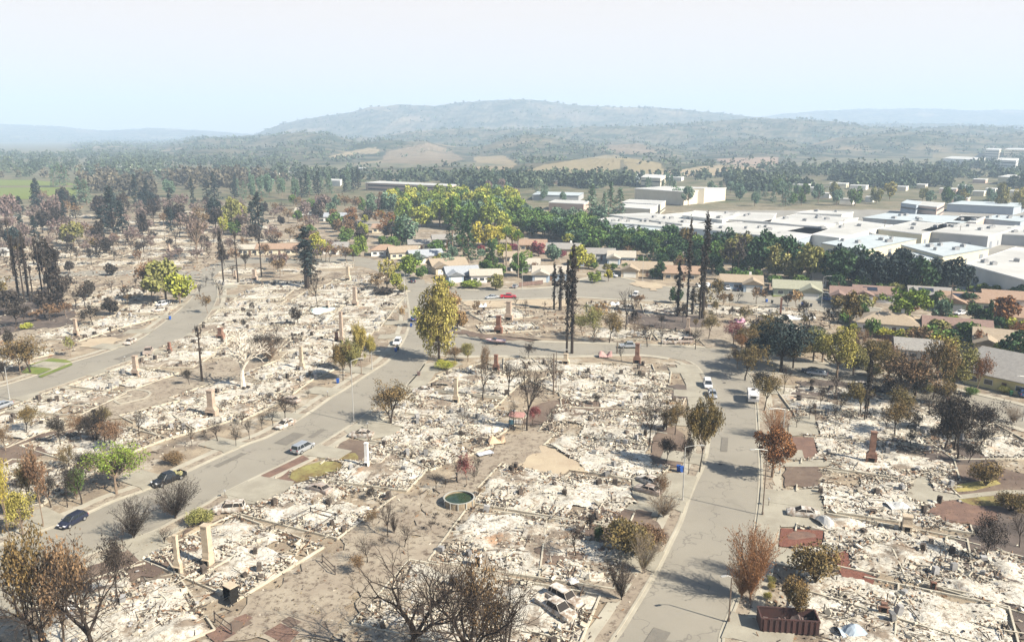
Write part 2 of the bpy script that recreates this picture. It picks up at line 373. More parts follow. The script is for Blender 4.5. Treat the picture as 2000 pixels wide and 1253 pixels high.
def aprons(px,s,sp,off,name='driveway_apron'):
    P=curve(px); L=np.concatenate([[0],np.cumsum(np.linalg.norm(np.diff(P,axis=0),axis=1))]); d=off
    while d<L[-1]-4:
        i=int(np.searchsorted(L,d))-1; t=(d-L[i])/(L[i+1]-L[i]); p=P[i]*(1-t)+P[i+1]*t; T=P[i+1]-P[i]; T/=np.linalg.norm(T); Nn=np.array([T[1],-T[0]])*s
        ZL[0]+=.0011; z=.155+ZL[0]; b=MB(); q=[p-T*3,p-T*2.5+Nn*1.2,p-T*2.4+Nn*7.5,p+T*2.4+Nn*7.5,p+T*2.5+Nn*1.2,p+T*3]
        a=sum(q[j][0]*q[(j+1)%6][1]-q[(j+1)%6][0]*q[j][1] for j in range(6)); q=q if a>0 else q[::-1]
        b.prism([tuple(v) for v in q],.01,z); st(b.build(name,M_drive)); d+=sp
aprons(B_l,-1,17.5,14); aprons(B_r[:16],1,18.5,6); aprons(C_l[:-2],-1,19,24); aprons(C_r,1,19,8); aprons(A_l,-1,19,9); aprons(A_r,1,19,16)
def road_marks():
    rg=random.Random(8); k=0
    for px,n in ((B_l,9),(C_l[:-1],8),(A_l,5),(D_n,4),(K_s,3)):
        P=curve(px); s_=1 if px is not C_l else 1
        for i in range(n):
            j=rg.randrange(2,len(P)-2); T=P[j+1]-P[j]; T/=np.linalg.norm(T); sg={id(B_l):1,id(A_l):1,id(D_n):1,id(K_s):-1}.get(id(px),1); Nn=np.array([T[1],-T[0]])*sg
            c=P[j]+Nn*rg.uniform(2.2,8.5); b=MB(); ZL[0]+=.0011; z=.058+ZL[0]*.2
            if i%3==0:
                b.ngon([(c[0]+.38*math.cos(a*PI/8),c[1]+.38*math.sin(a*PI/8),z) for a in range(16)]); st(b.build('manhole_cover',M_iron))
            else:
                l,w=rg.uniform(1,4.5),rg.uniform(.5,1.6); b.ngon([(*(c-T*l-Nn*w),z),(*(c+T*l-Nn*w),z),(*(c+T*l+Nn*w),z),(*(c-T*l+Nn*w),z)][::(1 if sg<0 else 1)]); st(b.build('road_patch',M_patch if i%3==1 else M_patch2))
M_iron=mat('cast iron',(.06,.055,.05),rough=.7); M_patch=mk_speck('road repair',(.15,.14,.12),(.18,.165,.14),.8,(.11,.10,.09)); M_patch2=mk_speck('pale road repair',(.27,.25,.21),(.23,.21,.18),.8,(.18,.17,.15))
road_marks()
# ---------------------------------------------------------------- ground patches (yards, drives, beds)
PT=[
 ('mulch_bed',[(510,929),(590,889),(605,897),(523,935)],M_mulch),
 ('oval_lawn',[(566,934),(570,922),(592,911),(625,902),(655,902),(670,907),(666,917),(640,926),(605,938),(580,943)],M_olawn),
 ('mulch_bed',[(540,940),(566,918),(562,932),(580,943)],M_mulch),
 ('burned_lawn',[(628,890),(680,858),(715,862),(722,902),(690,902),(672,898)],M_bsoil),
 ('dry_lawn',[(625,896),(650,882),(690,888),(700,898),(672,902),(650,897)],M_olawn),
 ('driveway',[(440,962),(504,930),(575,941),(560,962),(520,978),(478,990),(452,985)],M_drive),
 ('driveway',[(672,842),(720,812),(790,838),(760,852),(712,862),(690,855)],M_drive),
 ('driveway',[(795,754),(826,712),(884,700),(905,712),(850,730),(830,760)],M_drive),
 ('red_mulch',[(1525,1032),(1608,1037),(1604,1072),(1521,1068)],M_red),
 ('dark_bed',[(1536,1046),(1550,1039),(1575,1039),(1592,1044),(1594,1050),(1575,1052),(1556,1055),(1540,1054)],M_mulch),
 ('red_mulch',[(1518,1076),(1562,1080),(1555,1108),(1512,1100)],M_red),
 ('red_mulch',[(1625,1085),(1655,1075),(1662,1110),(1710,1128),(1705,1142),(1645,1128)],M_red),
 ('bark_bed',[(1540,854),(1588,854),(1597,885),(1582,896),(1552,894)],M_mulch),
 ('burned_lawn',[(1532,912),(1596,911),(1606,930),(1598,952),(1533,952)],M_bsoil),
 ('driveway',[(1486,900),(1530,905),(1600,898),(1640,905),(1610,912),(1500,912)],M_drive),
 ('driveway',[(1486,960),(1600,955),(1608,985),(1612,1030),(1520,1030),(1510,1090),(1470,1080)],M_drive),
 ('driveway',[(1540,815),(1590,812),(1600,850),(1540,852)],M_drive),
 ('burned_bed',[(1305,754),(1342,752),(1350,781),(1310,778)],M_dark),
 ('driveway',[(1320,712),(1358,712),(1378,760),(1384,800),(1345,800),(1340,752)],M_drive),
 ('burned_lawn',[(1285,840),(1320,832),(1345,870),(1330,912),(1275,910),(1270,870)],M_bsoil),
 ('driveway',[(1235,930),(1320,924),(1362,932),(1345,978),(1330,992),(1260,992),(1235,970)],M_drive),
 ('driveway',[(1230,985),(1290,988),(1285,1010),(1210,1008)],M_drive),
 ('lawn',[(42,728),(60,712),(100,700),(128,703),(140,707),(75,732)],M_lawn),
 ('lawn_strip',[(75,735),(140,709),(142,713),(80,738)],M_lawn),
 ('sand_plot',[(155,674),(178,662),(205,659),(235,662),(222,674),(195,681),(170,680)],M_sand),
 ('sand_plot',[(990,872),(1015,858),(1060,866),(1085,878),(1130,905),(1145,925),(1090,930),(1000,912),(985,890)],M_sand),
 ('yard',[(800,1040),(840,975),(900,925),(960,880),(1000,850),(1060,830),(1085,850),(1030,890),(985,915),(940,950),(930,990),(870,1050)],M_tan),
 ('bare_soil',[(1035,795),(1110,780),(1200,788),(1205,806),(1110,812),(1040,835),(1020,825)],M_bsoil),
 ('yard',[(1040,835),(1110,812),(1130,818),(1095,845),(1040,845)],M_tan),
 ('yard',[(400,1253),(470,1190),(560,1130),(650,1080),(700,1050),(760,1040),(700,1150),(640,1253)],M_tan),
 ('yard',[(700,1010),(790,965),(830,970),(800,1040),(700,1090),(660,1060)],M_tan),
 ('bed',[(402,1240),(432,1222),(462,1238),(425,1260)],M_mulch),('bed',[(440,1222),(470,1205),(494,1218),(458,1236)],M_bsoil),
 ('bed',[(455,1210),(480,1200),(494,1208),(478,1218)],M_mulch),('bed',[(515,1238),(548,1218),(585,1236),(560,1262)],M_mulch),
 ('bed',[(548,1215),(565,1205),(590,1216),(570,1228)],M_bsoil),
 ('burned_yard',[(1050,1040),(1180,985),(1275,1000),(1290,1050),(1240,1120),(1150,1160),(1060,1120)],M_bsoil),
 ('yard',[(1120,1110),(1200,1075),(1245,1110),(1215,1180),(1130,1170)],M_tan),
 ('burned_yard',[(100,1140),(160,1110),(270,1062),(330,1060),(400,1030),(440,1010),(400,1060),(330,1110),(240,1140),(130,1180)],M_bsoil),
 ('dry_bed',[(372,1040),(400,1020),(440,1020),(430,1038),(400,1052)],M_sand),
 ('yard',[(430,700),(500,690),(520,720),(470,760),(415,775),(400,740)],M_tan),
 ('yard',[(140,800),(240,760),(330,740),(400,715),(420,740),(320,790),(200,830)],M_tan),
 ('yard',[(-40,900),(30,860),(120,838),(200,830),(230,850),(120,880),(20,910)],M_bsoil),
 ('yard',[(310,690),(400,640),(430,650),(380,690),(330,712)],M_tan),
 ('yard',[(0,660),(60,640),(145,640),(150,655),(90,665),(0,690)],M_tan),
 ('burned_yard',[(0,600),(90,585),(150,600),(140,640),(40,645),(0,655)],M_dark),
 ('charred_bed',[(880,648),(905,646),(960,655),(1060,665),(1040,668),(940,662)],M_bsoil),
 ('burned_yard',[(1240,605),(1330,600),(1380,612),(1370,650),(1280,640),(1220,630)],M_dark),
 ('burned_yard',[(1880,1100),(1900,1000),(1950,985),(2060,1000),(2060,1253),(1990,1253),(1960,1180)],M_dark),
 ('burned_yard',[(1790,990),(1810,960),(1840,900),(1900,905),(2060,940),(2060,1000),(1900,1010)],M_bsoil),
 ('burned_lawn',[(1808,1000),(1850,975),(1900,988),(1958,1002),(1930,1030),(1850,1020)],M_mulch),
 ('lawn',[(1858,952),(1885,944),(1945,938),(1955,946),(1900,960),(1870,962)],M_dry),
 ('lawn',[(1862,975),(1940,970),(1960,990),(1900,988)],M_olawn),
 ('garden_path',[(1780,940),(1810,925),(1822,960),(1870,968),(1960,958),(2050,960),(2050,966),(1960,966),(1860,978),(1800,985),(1770,970)],M_drive),
 ('burned_yard',[(1560,745),(1640,742),(1700,765),(1740,790),(1700,800),(1600,790),(1555,770)],M_dark),
 ('burned_yard',[(1800,870),(1850,850),(1960,905),(1900,915),(1810,900)],M_dark),
 ('field',[(-200,350),(60,352),(140,358),(148,362),(-200,364)],M_lawn),('field',[(-200,368),(150,366),(150,388),(-200,392)],M_lawn),
 ('industrial_yard',[(1130,470),(1600,530),(1900,590),(2200,640),(2250,420),(1700,410),(1400,412),(1150,428)],M_yard),
 ('lawn',[(1505,574),(1532,568),(1537,578),(1510,580)],M_lawn),
 ('lawn',[(1340,640),(1420,640),(1440,680),(1380,680)],M_tan),
 ('dry_verge',[(900,590),(1060,586),(1130,588),(1100,600),(920,602)],M_sand),
 ('pale_yard',[(1240,548),(1300,556),(1280,568),(1230,556)],M_sand),
 ('burned_yard',[(690,1080),(760,1050),(860,1050),(960,1090),(1000,1150),(960,1253),(700,1253)],M_tan),
]
for n,p,m in PT: patch(n,p,m,.03)
# dark kidney pool and turquoise pool: rims with sunken looking sheets
POOLS=[]
def pool(name,px,mw,look,mr):
    POOLS.append(px)
    c=[G(x,y) for x,y in px]; cc=sum(c,Vector())/len(c)
    o=empty(name,cc); 
    ring=curve([*px,px[0]],4)[:-1]; 
    if np.sum(ring[:,0]*np.roll(ring[:,1],-1)-np.roll(ring[:,0],-1)*ring[:,1])<0: ring=ring[::-1]
    ctr=np.array(cc[:2]); d=ring-ctr; r=np.linalg.norm(d,axis=1,keepdims=True); out=ring+d/r*.55
    b=MB(); n=len(ring); ri=[]
    for a,c_ in zip(ring,out): ri.append([(*(a-ctr),.05),(*(a-ctr),.32),(*(c_-ctr),.32),(*(c_-ctr),.05)])
    ri.append(ri[0]); b.loft(ri,cap=False); b.build('coping',mr,o)
    b=MB(); b.ngon([(*(a-ctr),.19) for a in ring]); b.build('water',mw,o)
    tag(o,look,'swimming pool',px=PX(cc),exact=True)
M_poolw=mk_speck('dark pool water',(.035,.028,.035),(.06,.05,.055),.2,(.03,.025,.03))
M_poolt=mk_speck('pale turquoise water',(.42,.60,.62),(.62,.70,.70),.4,(.55,.62,.62))
pool('swimming_pool',[(226,783),(236,778),(258,774),(246,767),(262,763),(285,766),(291,771),(280,779),(255,785),(236,789)],M_poolw,'dark kidney shaped swimming pool with a pale stone rim among the ash',M_conc)
pool('swimming_pool',[(607,604),(630,601),(655,602),(648,608),(632,612),(622,616),(610,612)],M_poolt,'shallow pale turquoise swimming pool among the white ash',M_conc)
# ================================================================ hills
RD=[
 (7600,900,[(-400,238),(0,240),(100,243),(170,248),(250,255),(330,250),(430,254),(520,262),(640,290)]),
 (7900,900,[(1250,262),(1400,240),(1500,222),(1560,216),(1640,212),(1750,212),(1850,215),(2000,214),(2400,212)]),
 (5400,900,[(340,330),(430,300),(500,275),(540,256),(570,244),(620,232),(700,222),(740,210),(790,206),(860,206),(900,200),(930,196),(1000,194),(1060,198),(1110,204),(1200,207),(1260,208),(1340,214),(1420,225),(1480,232),(1600,240),(2400,250)]),
 (3500,620,[(-400,330),(100,312),(200,298),(280,287),(380,278),(480,268),(540,264),(600,266),(680,272),(740,268),(830,257),(880,256),(960,253),(1050,250),(1120,250),(1200,246),(1300,244),(1350,238),(1420,236),(1500,236),(1600,236),(1680,243),(1750,250),(2000,255),(2400,262)]),
 (2650,430,[(1330,345),(1420,318),(1500,292),(1600,270),(1680,262),(1740,258),(1800,262),(1900,262),(2000,252),(2400,240)]),
 (2300,330,[(500,345),(560,322),(620,303),(660,292),(720,275),(770,270),(800,275),(840,277),(890,292),(940,305),(1000,300),(1060,292),(1150,287),(1230,280),(1290,285),(1350,297),(1420,310),(1500,330)]),
 (1330,170,[(600,345),(700,322),(800,326),(900,320),(960,322),(1040,312),(1100,305),(1200,302),(1260,308),(1330,318),(1420,320),(1520,322),(1600,335)]),
]
FLD=[((.52,.42,.28),[(640,306),(700,291),(738,287),(740,300),(700,301),(655,313)]),((.42,.34,.22),[(700,318),(750,312),(770,322),(720,326)]),
 ((.36,.28,.20),[(835,279),(870,288),(908,311),(850,325),(780,326),(745,318),(752,296),(790,288)]),((.46,.38,.24),[(1000,342),(1060,322),(1180,303),(1212,302),(1210,330),(1150,345)]),
 ((.48,.38,.24),[(925,306),(985,303),(1010,320),(990,338),(930,330)]),((.40,.33,.20),[(1212,305),(1290,318),(1300,340),(1230,345)]),
 ((.60,.48,.33),[(1270,340),(1360,326),(1500,312),(1530,325),(1430,342),(1300,350)]),((.33,.26,.2),[(1190,283),(1250,280),(1290,296),(1230,302),(1180,298)]),
 ((.55,.40,.32),[(1395,310),(1520,306),(1520,326),(1420,325)]),((.34,.27,.22),[(1640,322),(1720,315),(1800,318),(1830,345),(1650,350)]),
 ((.45,.36,.30),[(1040,202),(1090,205),(1190,235),(1120,238),(1060,218)]),((.60,.52,.42),[(875,251),(940,251),(940,255),(880,255)]),
 ((.32,.27,.17),[(1820,300),(1990,300),(1990,308),(1820,310)])]
def inpoly(x,y,p):
    c=np.zeros(x.shape,bool); n=len(p)
    for i in range(n):
        x1,y1=p[i];x2,y2=p[(i+1)%n]
        if y1==y2: continue
        c^=((y1>y)!=(y2>y))&(x<(x2-x1)*(y-y1)/(y2-y1)+x1)
    return c
def hills():
    nx,ny=560,260; xs=np.linspace(-350,2350,nx); ys=1040*(9000/1040)**(np.linspace(0,1,ny))
    u=(xs-1000)/FP
    Z=np.full((ny,nx),-3.0)
    for d0,wd,pr in RD:
        px=[a for a,_ in pr]; yy=np.interp(xs,px,[b_ for _,b_ in pr]); ok=np.interp(xs,[px[0]-90,px[0],px[-1],px[-1]+90],[0,1,1,0])
        v=(626.5-yy)/FP; hz=(HC+d0*(-sp_+v*cp)/(cp+v*sp_))*ok
        g=np.exp(-((ys-d0)/wd)**2); z=hz[None]*g[:,None]-4
        Z=np.maximum(Z,z)
    tt=np.clip((ys-1280)/1500,0,1); tt=tt*tt*(3-2*tt); wx=np.interp(xs,[150,420,1500,1640],[0,1,1,0]); wx=wx*(.75+.25*np.sin(xs*.013)+.15*np.sin(xs*.031+1))
    Z=np.maximum(Z,-4+46*wx[None]*tt[:,None]*(1+.25*np.sin(ys*.006)[:,None]*np.sin(xs*.009)[None]))
    X=u[None]*ys[:,None]/cp*1.0; Y=np.repeat(ys[:,None],nx,1)
    NZ=np.zeros_like(Z)
    for i in range(ny):
        for j in range(nx):
            p=(X[i,j]/430,Y[i,j]/430,0)
            NZ[i,j]=MN.fractal(p,.9,2.1,6)
    k=np.clip((Z+4)/40,0,1)
    Z=Z+NZ*k*np.where(Y>4300,9,12+Y/400)+ (np.random.default_rng(3).random(Z.shape)-.5)*k*Y/700
    V=np.stack([X,Y,Z],-1).reshape(-1,3)
    i=np.arange(ny-1)[:,None]*nx+np.arange(nx-1)[None]; i=i.ravel()
    b=MB(); b.add(V,np.stack([i,i+1,i+nx+1,i+nx],1))
    m,t,bs=nm('wooded hills'); at=N(t,'ShaderNodeAttribute',attribute_name='land'); p=wpos(t)
    f=mixc(t,fr(t,noise(t,.012,6,.7,p),.44,.56),(.03,.045,.03),(.12,.11,.08))
    f=mixc(t,fr(t,noise(t,.0028,5,.6,p),.56,.66,0,.8),f,(.24,.19,.13))
    g=mixc(t,fr(t,noise(t,.02,5,.7,p),.55,.68),at.outputs['Color'],(.12,.11,.07))
    t.links.new(mixc(t,at.outputs['Alpha'],f,g),bs.inputs['Base Color']); bs.inputs['Roughness'].default_value=1; bs.inputs['Specular IOR Level'].default_value=0
    o=b.build('hills',m,smooth=False); st(o)
    d=V[:,1]*cp-(V[:,2]-HC)*sp_; vv=V[:,1]*sp_+(V[:,2]-HC)*cp; qx=1000+FP*V[:,0]/d; qy=626.5-FP*vv/d
    C=np.zeros((len(V),4))
    for k_,(c,p_) in enumerate(FLD):
        lim=(4500,6500) if k_ in (10,11) else ((0,3000))
        ins=inpoly(qx,qy,p_)&(V[:,1]>lim[0])&(V[:,1]<lim[1]); C[ins]=(c[0]*.62,c[1]*.62,c[2]*.62,.25 if k_ in (10,11) else .7)
    global HILL; HILL=(X,Y,Z,C.reshape(ny,nx,4),xs,ys)
    ca=o.data.color_attributes.new('land','FLOAT_COLOR','POINT'); ca.data.foreach_set('color',C.ravel())
hills()
# ================================================================ trees
LC={'g':((.065,.12,.03),(.12,.18,.045),'green'),'G':((.12,.18,.03),(.20,.24,.045),'bright green'),'d':((.022,.052,.025),(.05,.095,.035),'dark green'),
 'y':((.22,.25,.045),(.36,.34,.06),'yellow green'),'Y':((.38,.32,.05),(.30,.28,.055),'yellow'),'o':((.22,.11,.04),(.14,.065,.03),'orange brown'),
 'b':((.13,.085,.05),(.20,.13,.07),'brown'),'r':((.24,.07,.075),(.15,.05,.06),'dark red'),'l':((.15,.15,.05),(.24,.22,.08),'olive'),
 'k':((.035,.03,.028),(.06,.05,.04),'charred'),'n':((.02,.032,.035),(.035,.05,.042),'blackish green'),'p':((.13,.10,.095),(.20,.15,.13),'greyish'),
 't':((.36,.25,.12),(.28,.17,.08),'tan'),'c':((.09,.15,.10),(.14,.20,.13),'blue green'),'m':((.10,.085,.04),(.20,.14,.05),'scorched'),
 'x':((.33,.28,.08),(.25,.21,.06),'golden')}
BC={'k':((.028,.022,.019),(.055,.044,.036)),'b':((.15,.11,.08),(.22,.17,.125)),'w':((.62,.58,.50),(.45,.40,.33)),'g':((.26,.22,.18),(.16,.13,.10)),'r':((.26,.14,.075),(.34,.20,.11))}
ML={k:mat('leaves '+v[2],v[0],v[1],scale=.5,island=.45,objv=.012,rough=.8,spec=.15) for k,v in LC.items()}
MK={k:mat('bark '+k,v[0],v[1],scale=2.5,rough=.95,spec=.1) for k,v in BC.items()}
def grow(rg,p,d,L,r,lev,mx,S,Tp,kids,spread,up):
    n=3 if lev<2 else 2; q=p
    for i in range(n):
        d=d+rg.normal(size=3)*.10*(1+lev*.35)+np.array([0,0,up*.12]); d/=np.linalg.norm(d)
        e=q+d*L/n; r1=r*(1-.38*(i+1)/n); r0=r*(1-.38*i/n)
        S.append((q,e,r0,r1)); q=e
        if lev>0 and lev<mx and i<n-1 and rg.random()<.75:
            s=side(rg,d,spread); grow(rg,q,s,L*.62,r1*.55,lev+1,mx,S,Tp,kids,spread,up)
    Tp.append((q,lev))
    if lev<mx:
        k=kids[min(lev,len(kids)-1)]; a0=rg.random()*6.28
        for j in range(k):
            s=side(rg,d,spread*(.6+.6*rg.random()),a0+j*6.28/k)
            grow(rg,q,s,L*(.62+.28*rg.random()),r*.60*(.75+.35*rg.random()),lev+1,mx,S,Tp,kids,spread,up)
def side(rg,d,ang,az=None):
    az=rg.random()*6.28 if az is None else az
    a=np.array([1.,0,0]) if abs(d[2])>.8 else np.array([0,0,1.])
    u=np.cross(d,a); u/=np.linalg.norm(u); v=np.cross(d,u)
    s=d*math.cos(ang)+(u*math.cos(az)+v*math.sin(az))*math.sin(ang); return s/np.linalg.norm(s)
def norm_sk(S,Tp):
    P=np.array([s[0] for s in S]);Q=np.array([s[1] for s in S]); A=np.concatenate([P,Q])
    zm=A[:,2].max(); w=np.percentile(np.linalg.norm(A[:,:2],axis=1),97)*2
    sc_=np.array([1/w,1/w,1/zm]); P=P*sc_;Q=Q*sc_
    return P,Q,np.array([s[2] for s in S]),np.array([s[3] for s in S]),np.array([t[0]*sc_ for t in Tp]),np.array([t[1] for t in Tp])
def tubes_lod(b,P,Q,r0,r1,rmin=0):
    big=r0>.008
    if big.any(): b.tubes(P[big],Q[big],np.maximum(r0[big],rmin),np.maximum(r1[big],rmin),6)
    if (~big).any(): b.tubes(P[~big],Q[~big],np.maximum(r0[~big],rmin),np.maximum(r1[~big],rmin),3)
def bare_proto(seed,mx=5,kids=(3,3,3,2),spread=.62,up=.5,trunk=.28,r=.028,rmin=.0022):
    rg=np.random.default_rng(seed); S=[];Tp=[]
    grow(rg,np.zeros(3),np.array([.04*rg.normal(),.04*rg.normal(),1.]),trunk,r,0,mx,S,Tp,kids,spread,up)
    P,Q,a,c,T,lv=norm_sk(S,Tp); b=MB(); tubes_lod(b,P,Q,a,c,rmin); return b,T,lv
def clumps(rg,kind,near):
    C=[];Rr=[]
    if kind=='C':
        for i in range(46):
            z=.16+.80*rg.random(); w=.42*min(1,(z-.08)/.22)*min(1,(1.04-z)/.34)**.7; a=rg.random()*6.28; q=w*math.sqrt(rg.random())
            C.append((q*math.cos(a),q*math.sin(a),z)); Rr.append(.10+.06*rg.random())
    elif kind=='Y':
        for i in range(30):
            z=.05+.9*rg.random(); w=.26*min(1,(1.02-z)/.5); a=rg.random()*6.28
            C.append((w*math.cos(a),w*math.sin(a),z)); Rr.append(.20)
    elif kind=='H':
        for i in range(16):
            a=rg.random()*6.28; q=.36*math.sqrt(rg.random()); z=.35+.38*rg.random()*(1-q)
            C.append((q*math.cos(a),q*math.sin(a),z)); Rr.append(.20+.08*rg.random())
    else:
        for i in range(22):
            a=rg.random()*6.28; ph=math.acos(1-2*rg.random()); q=.55+.45*rg.random()
            x,y,z=math.sin(ph)*math.cos(a)*q*.38,math.sin(ph)*math.sin(a)*q*.38,(.62 if kind=='L' and near else .55)+(.30 if near else .38)*math.cos(ph)*q
            C.append((x,y,z)); Rr.append(.11+.08*rg.random())
    return np.array(C),np.array(Rr)
def leafy_proto(seed,kind,near):
    rg=np.random.default_rng(seed); C,Rr=clumps(rg,kind,near); b=MB(); S=[]
    fork=np.array([0,0,{'C':.12,'Y':.05,'H':.05}.get(kind,.26)]); tr={'H':.02}.get(kind,.030)
    S.append((np.zeros(3),fork,tr,tr*.8))
    if kind in 'CY': S.append((fork,np.array([0,0,.9]),tr*.8,.004))
    for c in C:
        base=np.array([0,0,min(c[2]*.7,.75)]) if kind in 'CY' else fork
        m=base*.45+c*.55+rg.normal(size=3)*.03; S.append((base,m,.013,.008)); S.append((m,c,.008,.003))
        for k in range(5 if near else 1):
            e=c+rg.normal(size=3)*.09; S.append((c,e,.004,.0015))
    P=np.array([s[0] for s in S]);Q=np.array([s[1] for s in S]); tubes_lod(b,P,Q,np.array([s[2] for s in S]),np.array([s[3] for s in S]))
    n=(150 if kind=='C' else 210) if near else 62; sz=(.021 if near else .052)*(1.3 if kind=='H' else 1)
    L=MB(); 
    for c,r in zip(C,Rr):
        k=int(n*(.6+.8*rg.random())); d=rg.normal(size=(k,3)); d/=np.linalg.norm(d,axis=1,keepdims=True)
        d[:,2]*=.85 if kind!='C' else 1.1
        q=c+d*r*(.55+.6*rg.random((k,1))**.7); q[:,2]=np.maximum(q[:,2],.02); L.leaves(q,sz,rg)
    return b,L
def sparse_proto(seed,near,dens=1.0,vase=False):
    kw=dict(mx=4 if near else 3,kids=(4,3,3,2),spread=.45 if vase else .62,up=.9 if vase else .5,trunk=.2 if vase else .28,r=.024,rmin=.0025 if near else .004)
    b,T,lv=bare_proto(seed,**kw); rg=np.random.default_rng(seed+7)
    t=T[lv>=(3 if near else 2)]; t=t[rg.random(len(t))<.72]; m=int((2900 if near else 620)*dens/max(1,len(t)))+1
    q=np.repeat(t,m,0)+rg.normal(size=(len(t)*m,3))*.045; L=MB(); L.leaves(q,.018 if near else .04,rg); return b,L
def twig_proto(seed,near):
    rg=np.random.default_rng(seed); S=[]; n=34 if near else 16
    S.append((np.zeros(3),np.array([0,0,.14]),.022,.018)); tips=[]
    for i in range(n):
        a=rg.random()*6.28; th=.62*math.sqrt(rg.random()); p=np.array([0,0,.06+.08*rg.random()]); d=np.array([math.sin(th)*math.cos(a),math.sin(th)*math.sin(a),math.cos(th)])
        L=(.80+.2*rg.random())*(.93 if th>.4 else 1); r=.009
        for k in range(4):
            d=d+rg.normal(size=3)*.05; d/=np.linalg.norm(d); e=p+d*L/4; S.append((p,e,r,r*.72)); r*=.72
            for j in range(5 if near else 2):
                s=side(rg,d,.42); f=p+(e-p)*rg.random(); g=f+s*L*.2*(.5+rg.random()); S.append((f,g,r*.5,.0014)); tips.append(g)
                if near:
                    s2=side(rg,s,.5); S.append((g,g+s2*.07,.0018,.001)); tips.append(g+s2*.07)
            p=e
    P,Q,a,c,T,lv=norm_sk(S,[(t,0) for t in tips]); b=MB(); tubes_lod(b,P,Q,a,c,.0022 if near else .004)
    L=MB(); q=np.repeat(T,2 if near else 1,0)+rg.normal(size=(len(T)*(2 if near else 1),3))*.012; L.leaves(q,.011 if near else .022,rg); return b,L
def pine_proto(seed,near,burnt):
    rg=np.random.default_rng(seed); b=MB(); S=[(np.zeros(3),np.array([0,0,.5]),.10 if burnt else .03,.065 if burnt else .028),(np.array([0,0,.5]),np.array([0,0,1.]),.06 if burnt else .028,.008)]
    Q=[]; n=(90 if near else 55) if not burnt else 80
    for i in range(n):
        z=(.10+.88*(i+rg.random())/n) if not burnt else 1-.78*((i+rg.random())/n)**.8
        w=.46*(1.02-z)**.62*(.7+.5*rg.random()) if not burnt else (.13+.30*rg.random())*min(1,(1.04-z)*3.2)*(.55 if z<.45 else 1)
        a=rg.random()*6.28; e=np.array([w*math.cos(a),w*math.sin(a),z-(.035 if not burnt else .02+.03*rg.random())])
        S.append((np.array([0,0,z]),e,.006 if burnt else .005,.002)); k=(34 if near else 16) if not burnt else (16 if z>.55 else 5)
        if burnt and not near: k=max(2,int(k*.7))
        t=(.15+.85*rg.random((k,1)))**.8; q=np.array([0,0,z])*(1-t)+e*t+rg.normal(size=(k,3))*np.array([.035,.035,.014]); Q.append(q)
    P0=np.array([s[0] for s in S]);P1=np.array([s[1] for s in S]); tubes_lod(b,P0,P1,np.array([s[2] for s in S]),np.array([s[3] for s in S]))
    L=MB(); L.leaves(np.concatenate(Q),(.030 if near else .055) if not burnt else .10,rg,asp=.45,zs=.17 if burnt else .45); return b,L
def palm_proto(seed):
    rg=np.random.default_rng(seed); b=MB(); b.tubes([(0,0,0)],[(0,0,.93)],[.07],[.05],8); L=MB()
    for i in range(30):
        a=rg.random()*6.28; el=1.2-2.0*rg.random(); p=np.array([0,0,.93]); d=np.array([math.cos(a)*math.cos(el),math.sin(a)*math.cos(el),math.sin(el)*.4]); pts=[p]
        for k in range(5): pts.append(pts[-1]+d*np.array([.10,.10,.022])*1.0); d=d+np.array([0,0,-.35])
        for k in range(5):
            q=pts[k]*.5+pts[k+1]*.5; t=np.repeat(q[None],5,0)+rg.normal(size=(5,3))*np.array([.03,.03,.006]); L.leaves(t,.055,rg,asp=.25)
    return b,L
def pole_proto(seed):
    rg=np.random.default_rng(seed); b=MB(); b.tubes([(0,0,0),(0,0,.5)],[(0,0,.5),(.05,0,1)],[.20,.15],[.15,.08],6); L=MB()
    q=rg.normal(size=(50,3))*np.array([.22,.22,.03])+np.array([0,0,.96]); L.leaves(q,.09,rg,asp=.4)
    for i in range(8):
        z=.5+.5*rg.random(); a=rg.random()*6.28; b.tubes([(0,0,z)],[(.4*math.cos(a),.4*math.sin(a),z+.03)],[.03],[.015],3)
    return b,L
PROTO={}
def proto(kind,near,var):
    k=(kind,near,var)
    if k in PROTO: return PROTO[k]
    s=hash((ord(kind),int(near),var))%9999 if 0 else ord(kind)*100+var*7+(3 if near else 0)
    if kind in 'LCYH': b,L=leafy_proto(s,kind,near)
    elif kind=='S': b,L=sparse_proto(s,near,1.0)
    elif kind=='V': b,L=sparse_proto(s,near,4.5,True)
    elif kind=='W': b,_,_=bare_proto(s,mx=4,kids=(4,3,3),spread=.6,r=.055,rmin=.004); L=None
    elif kind=='T': b,L=twig_proto(s,near)
    elif kind=='P': b,L=pine_proto(s,near,False)
    elif kind=='Q': b,L=pine_proto(s,near,True)
    elif kind=='M': b,L=palm_proto(s)
    elif kind=='X': b,L=pole_proto(s)
    else:
        if near==2: b,_,_=bare_proto(s,mx=5,kids=(4,3,3,2),spread=.66,r=.026,rmin=.0014)
        else: b,_,_=bare_proto(s,mx=5 if near else 3,kids=(4,3,3,2) if near else (5,4,3),spread=.6,r=.026,rmin=.002 if near else .005)
        L=None
    me=(b.mesh('trunk',MK['k']),L.mesh('crown',ML['g']) if L else None); PROTO[k]=me; return me
NV={'L':4,'S':4,'V':3,'T':3,'P':3,'Q':4,'B':6,'C':2,'Y':1,'H':3,'M':2,'X':2,'W':1}
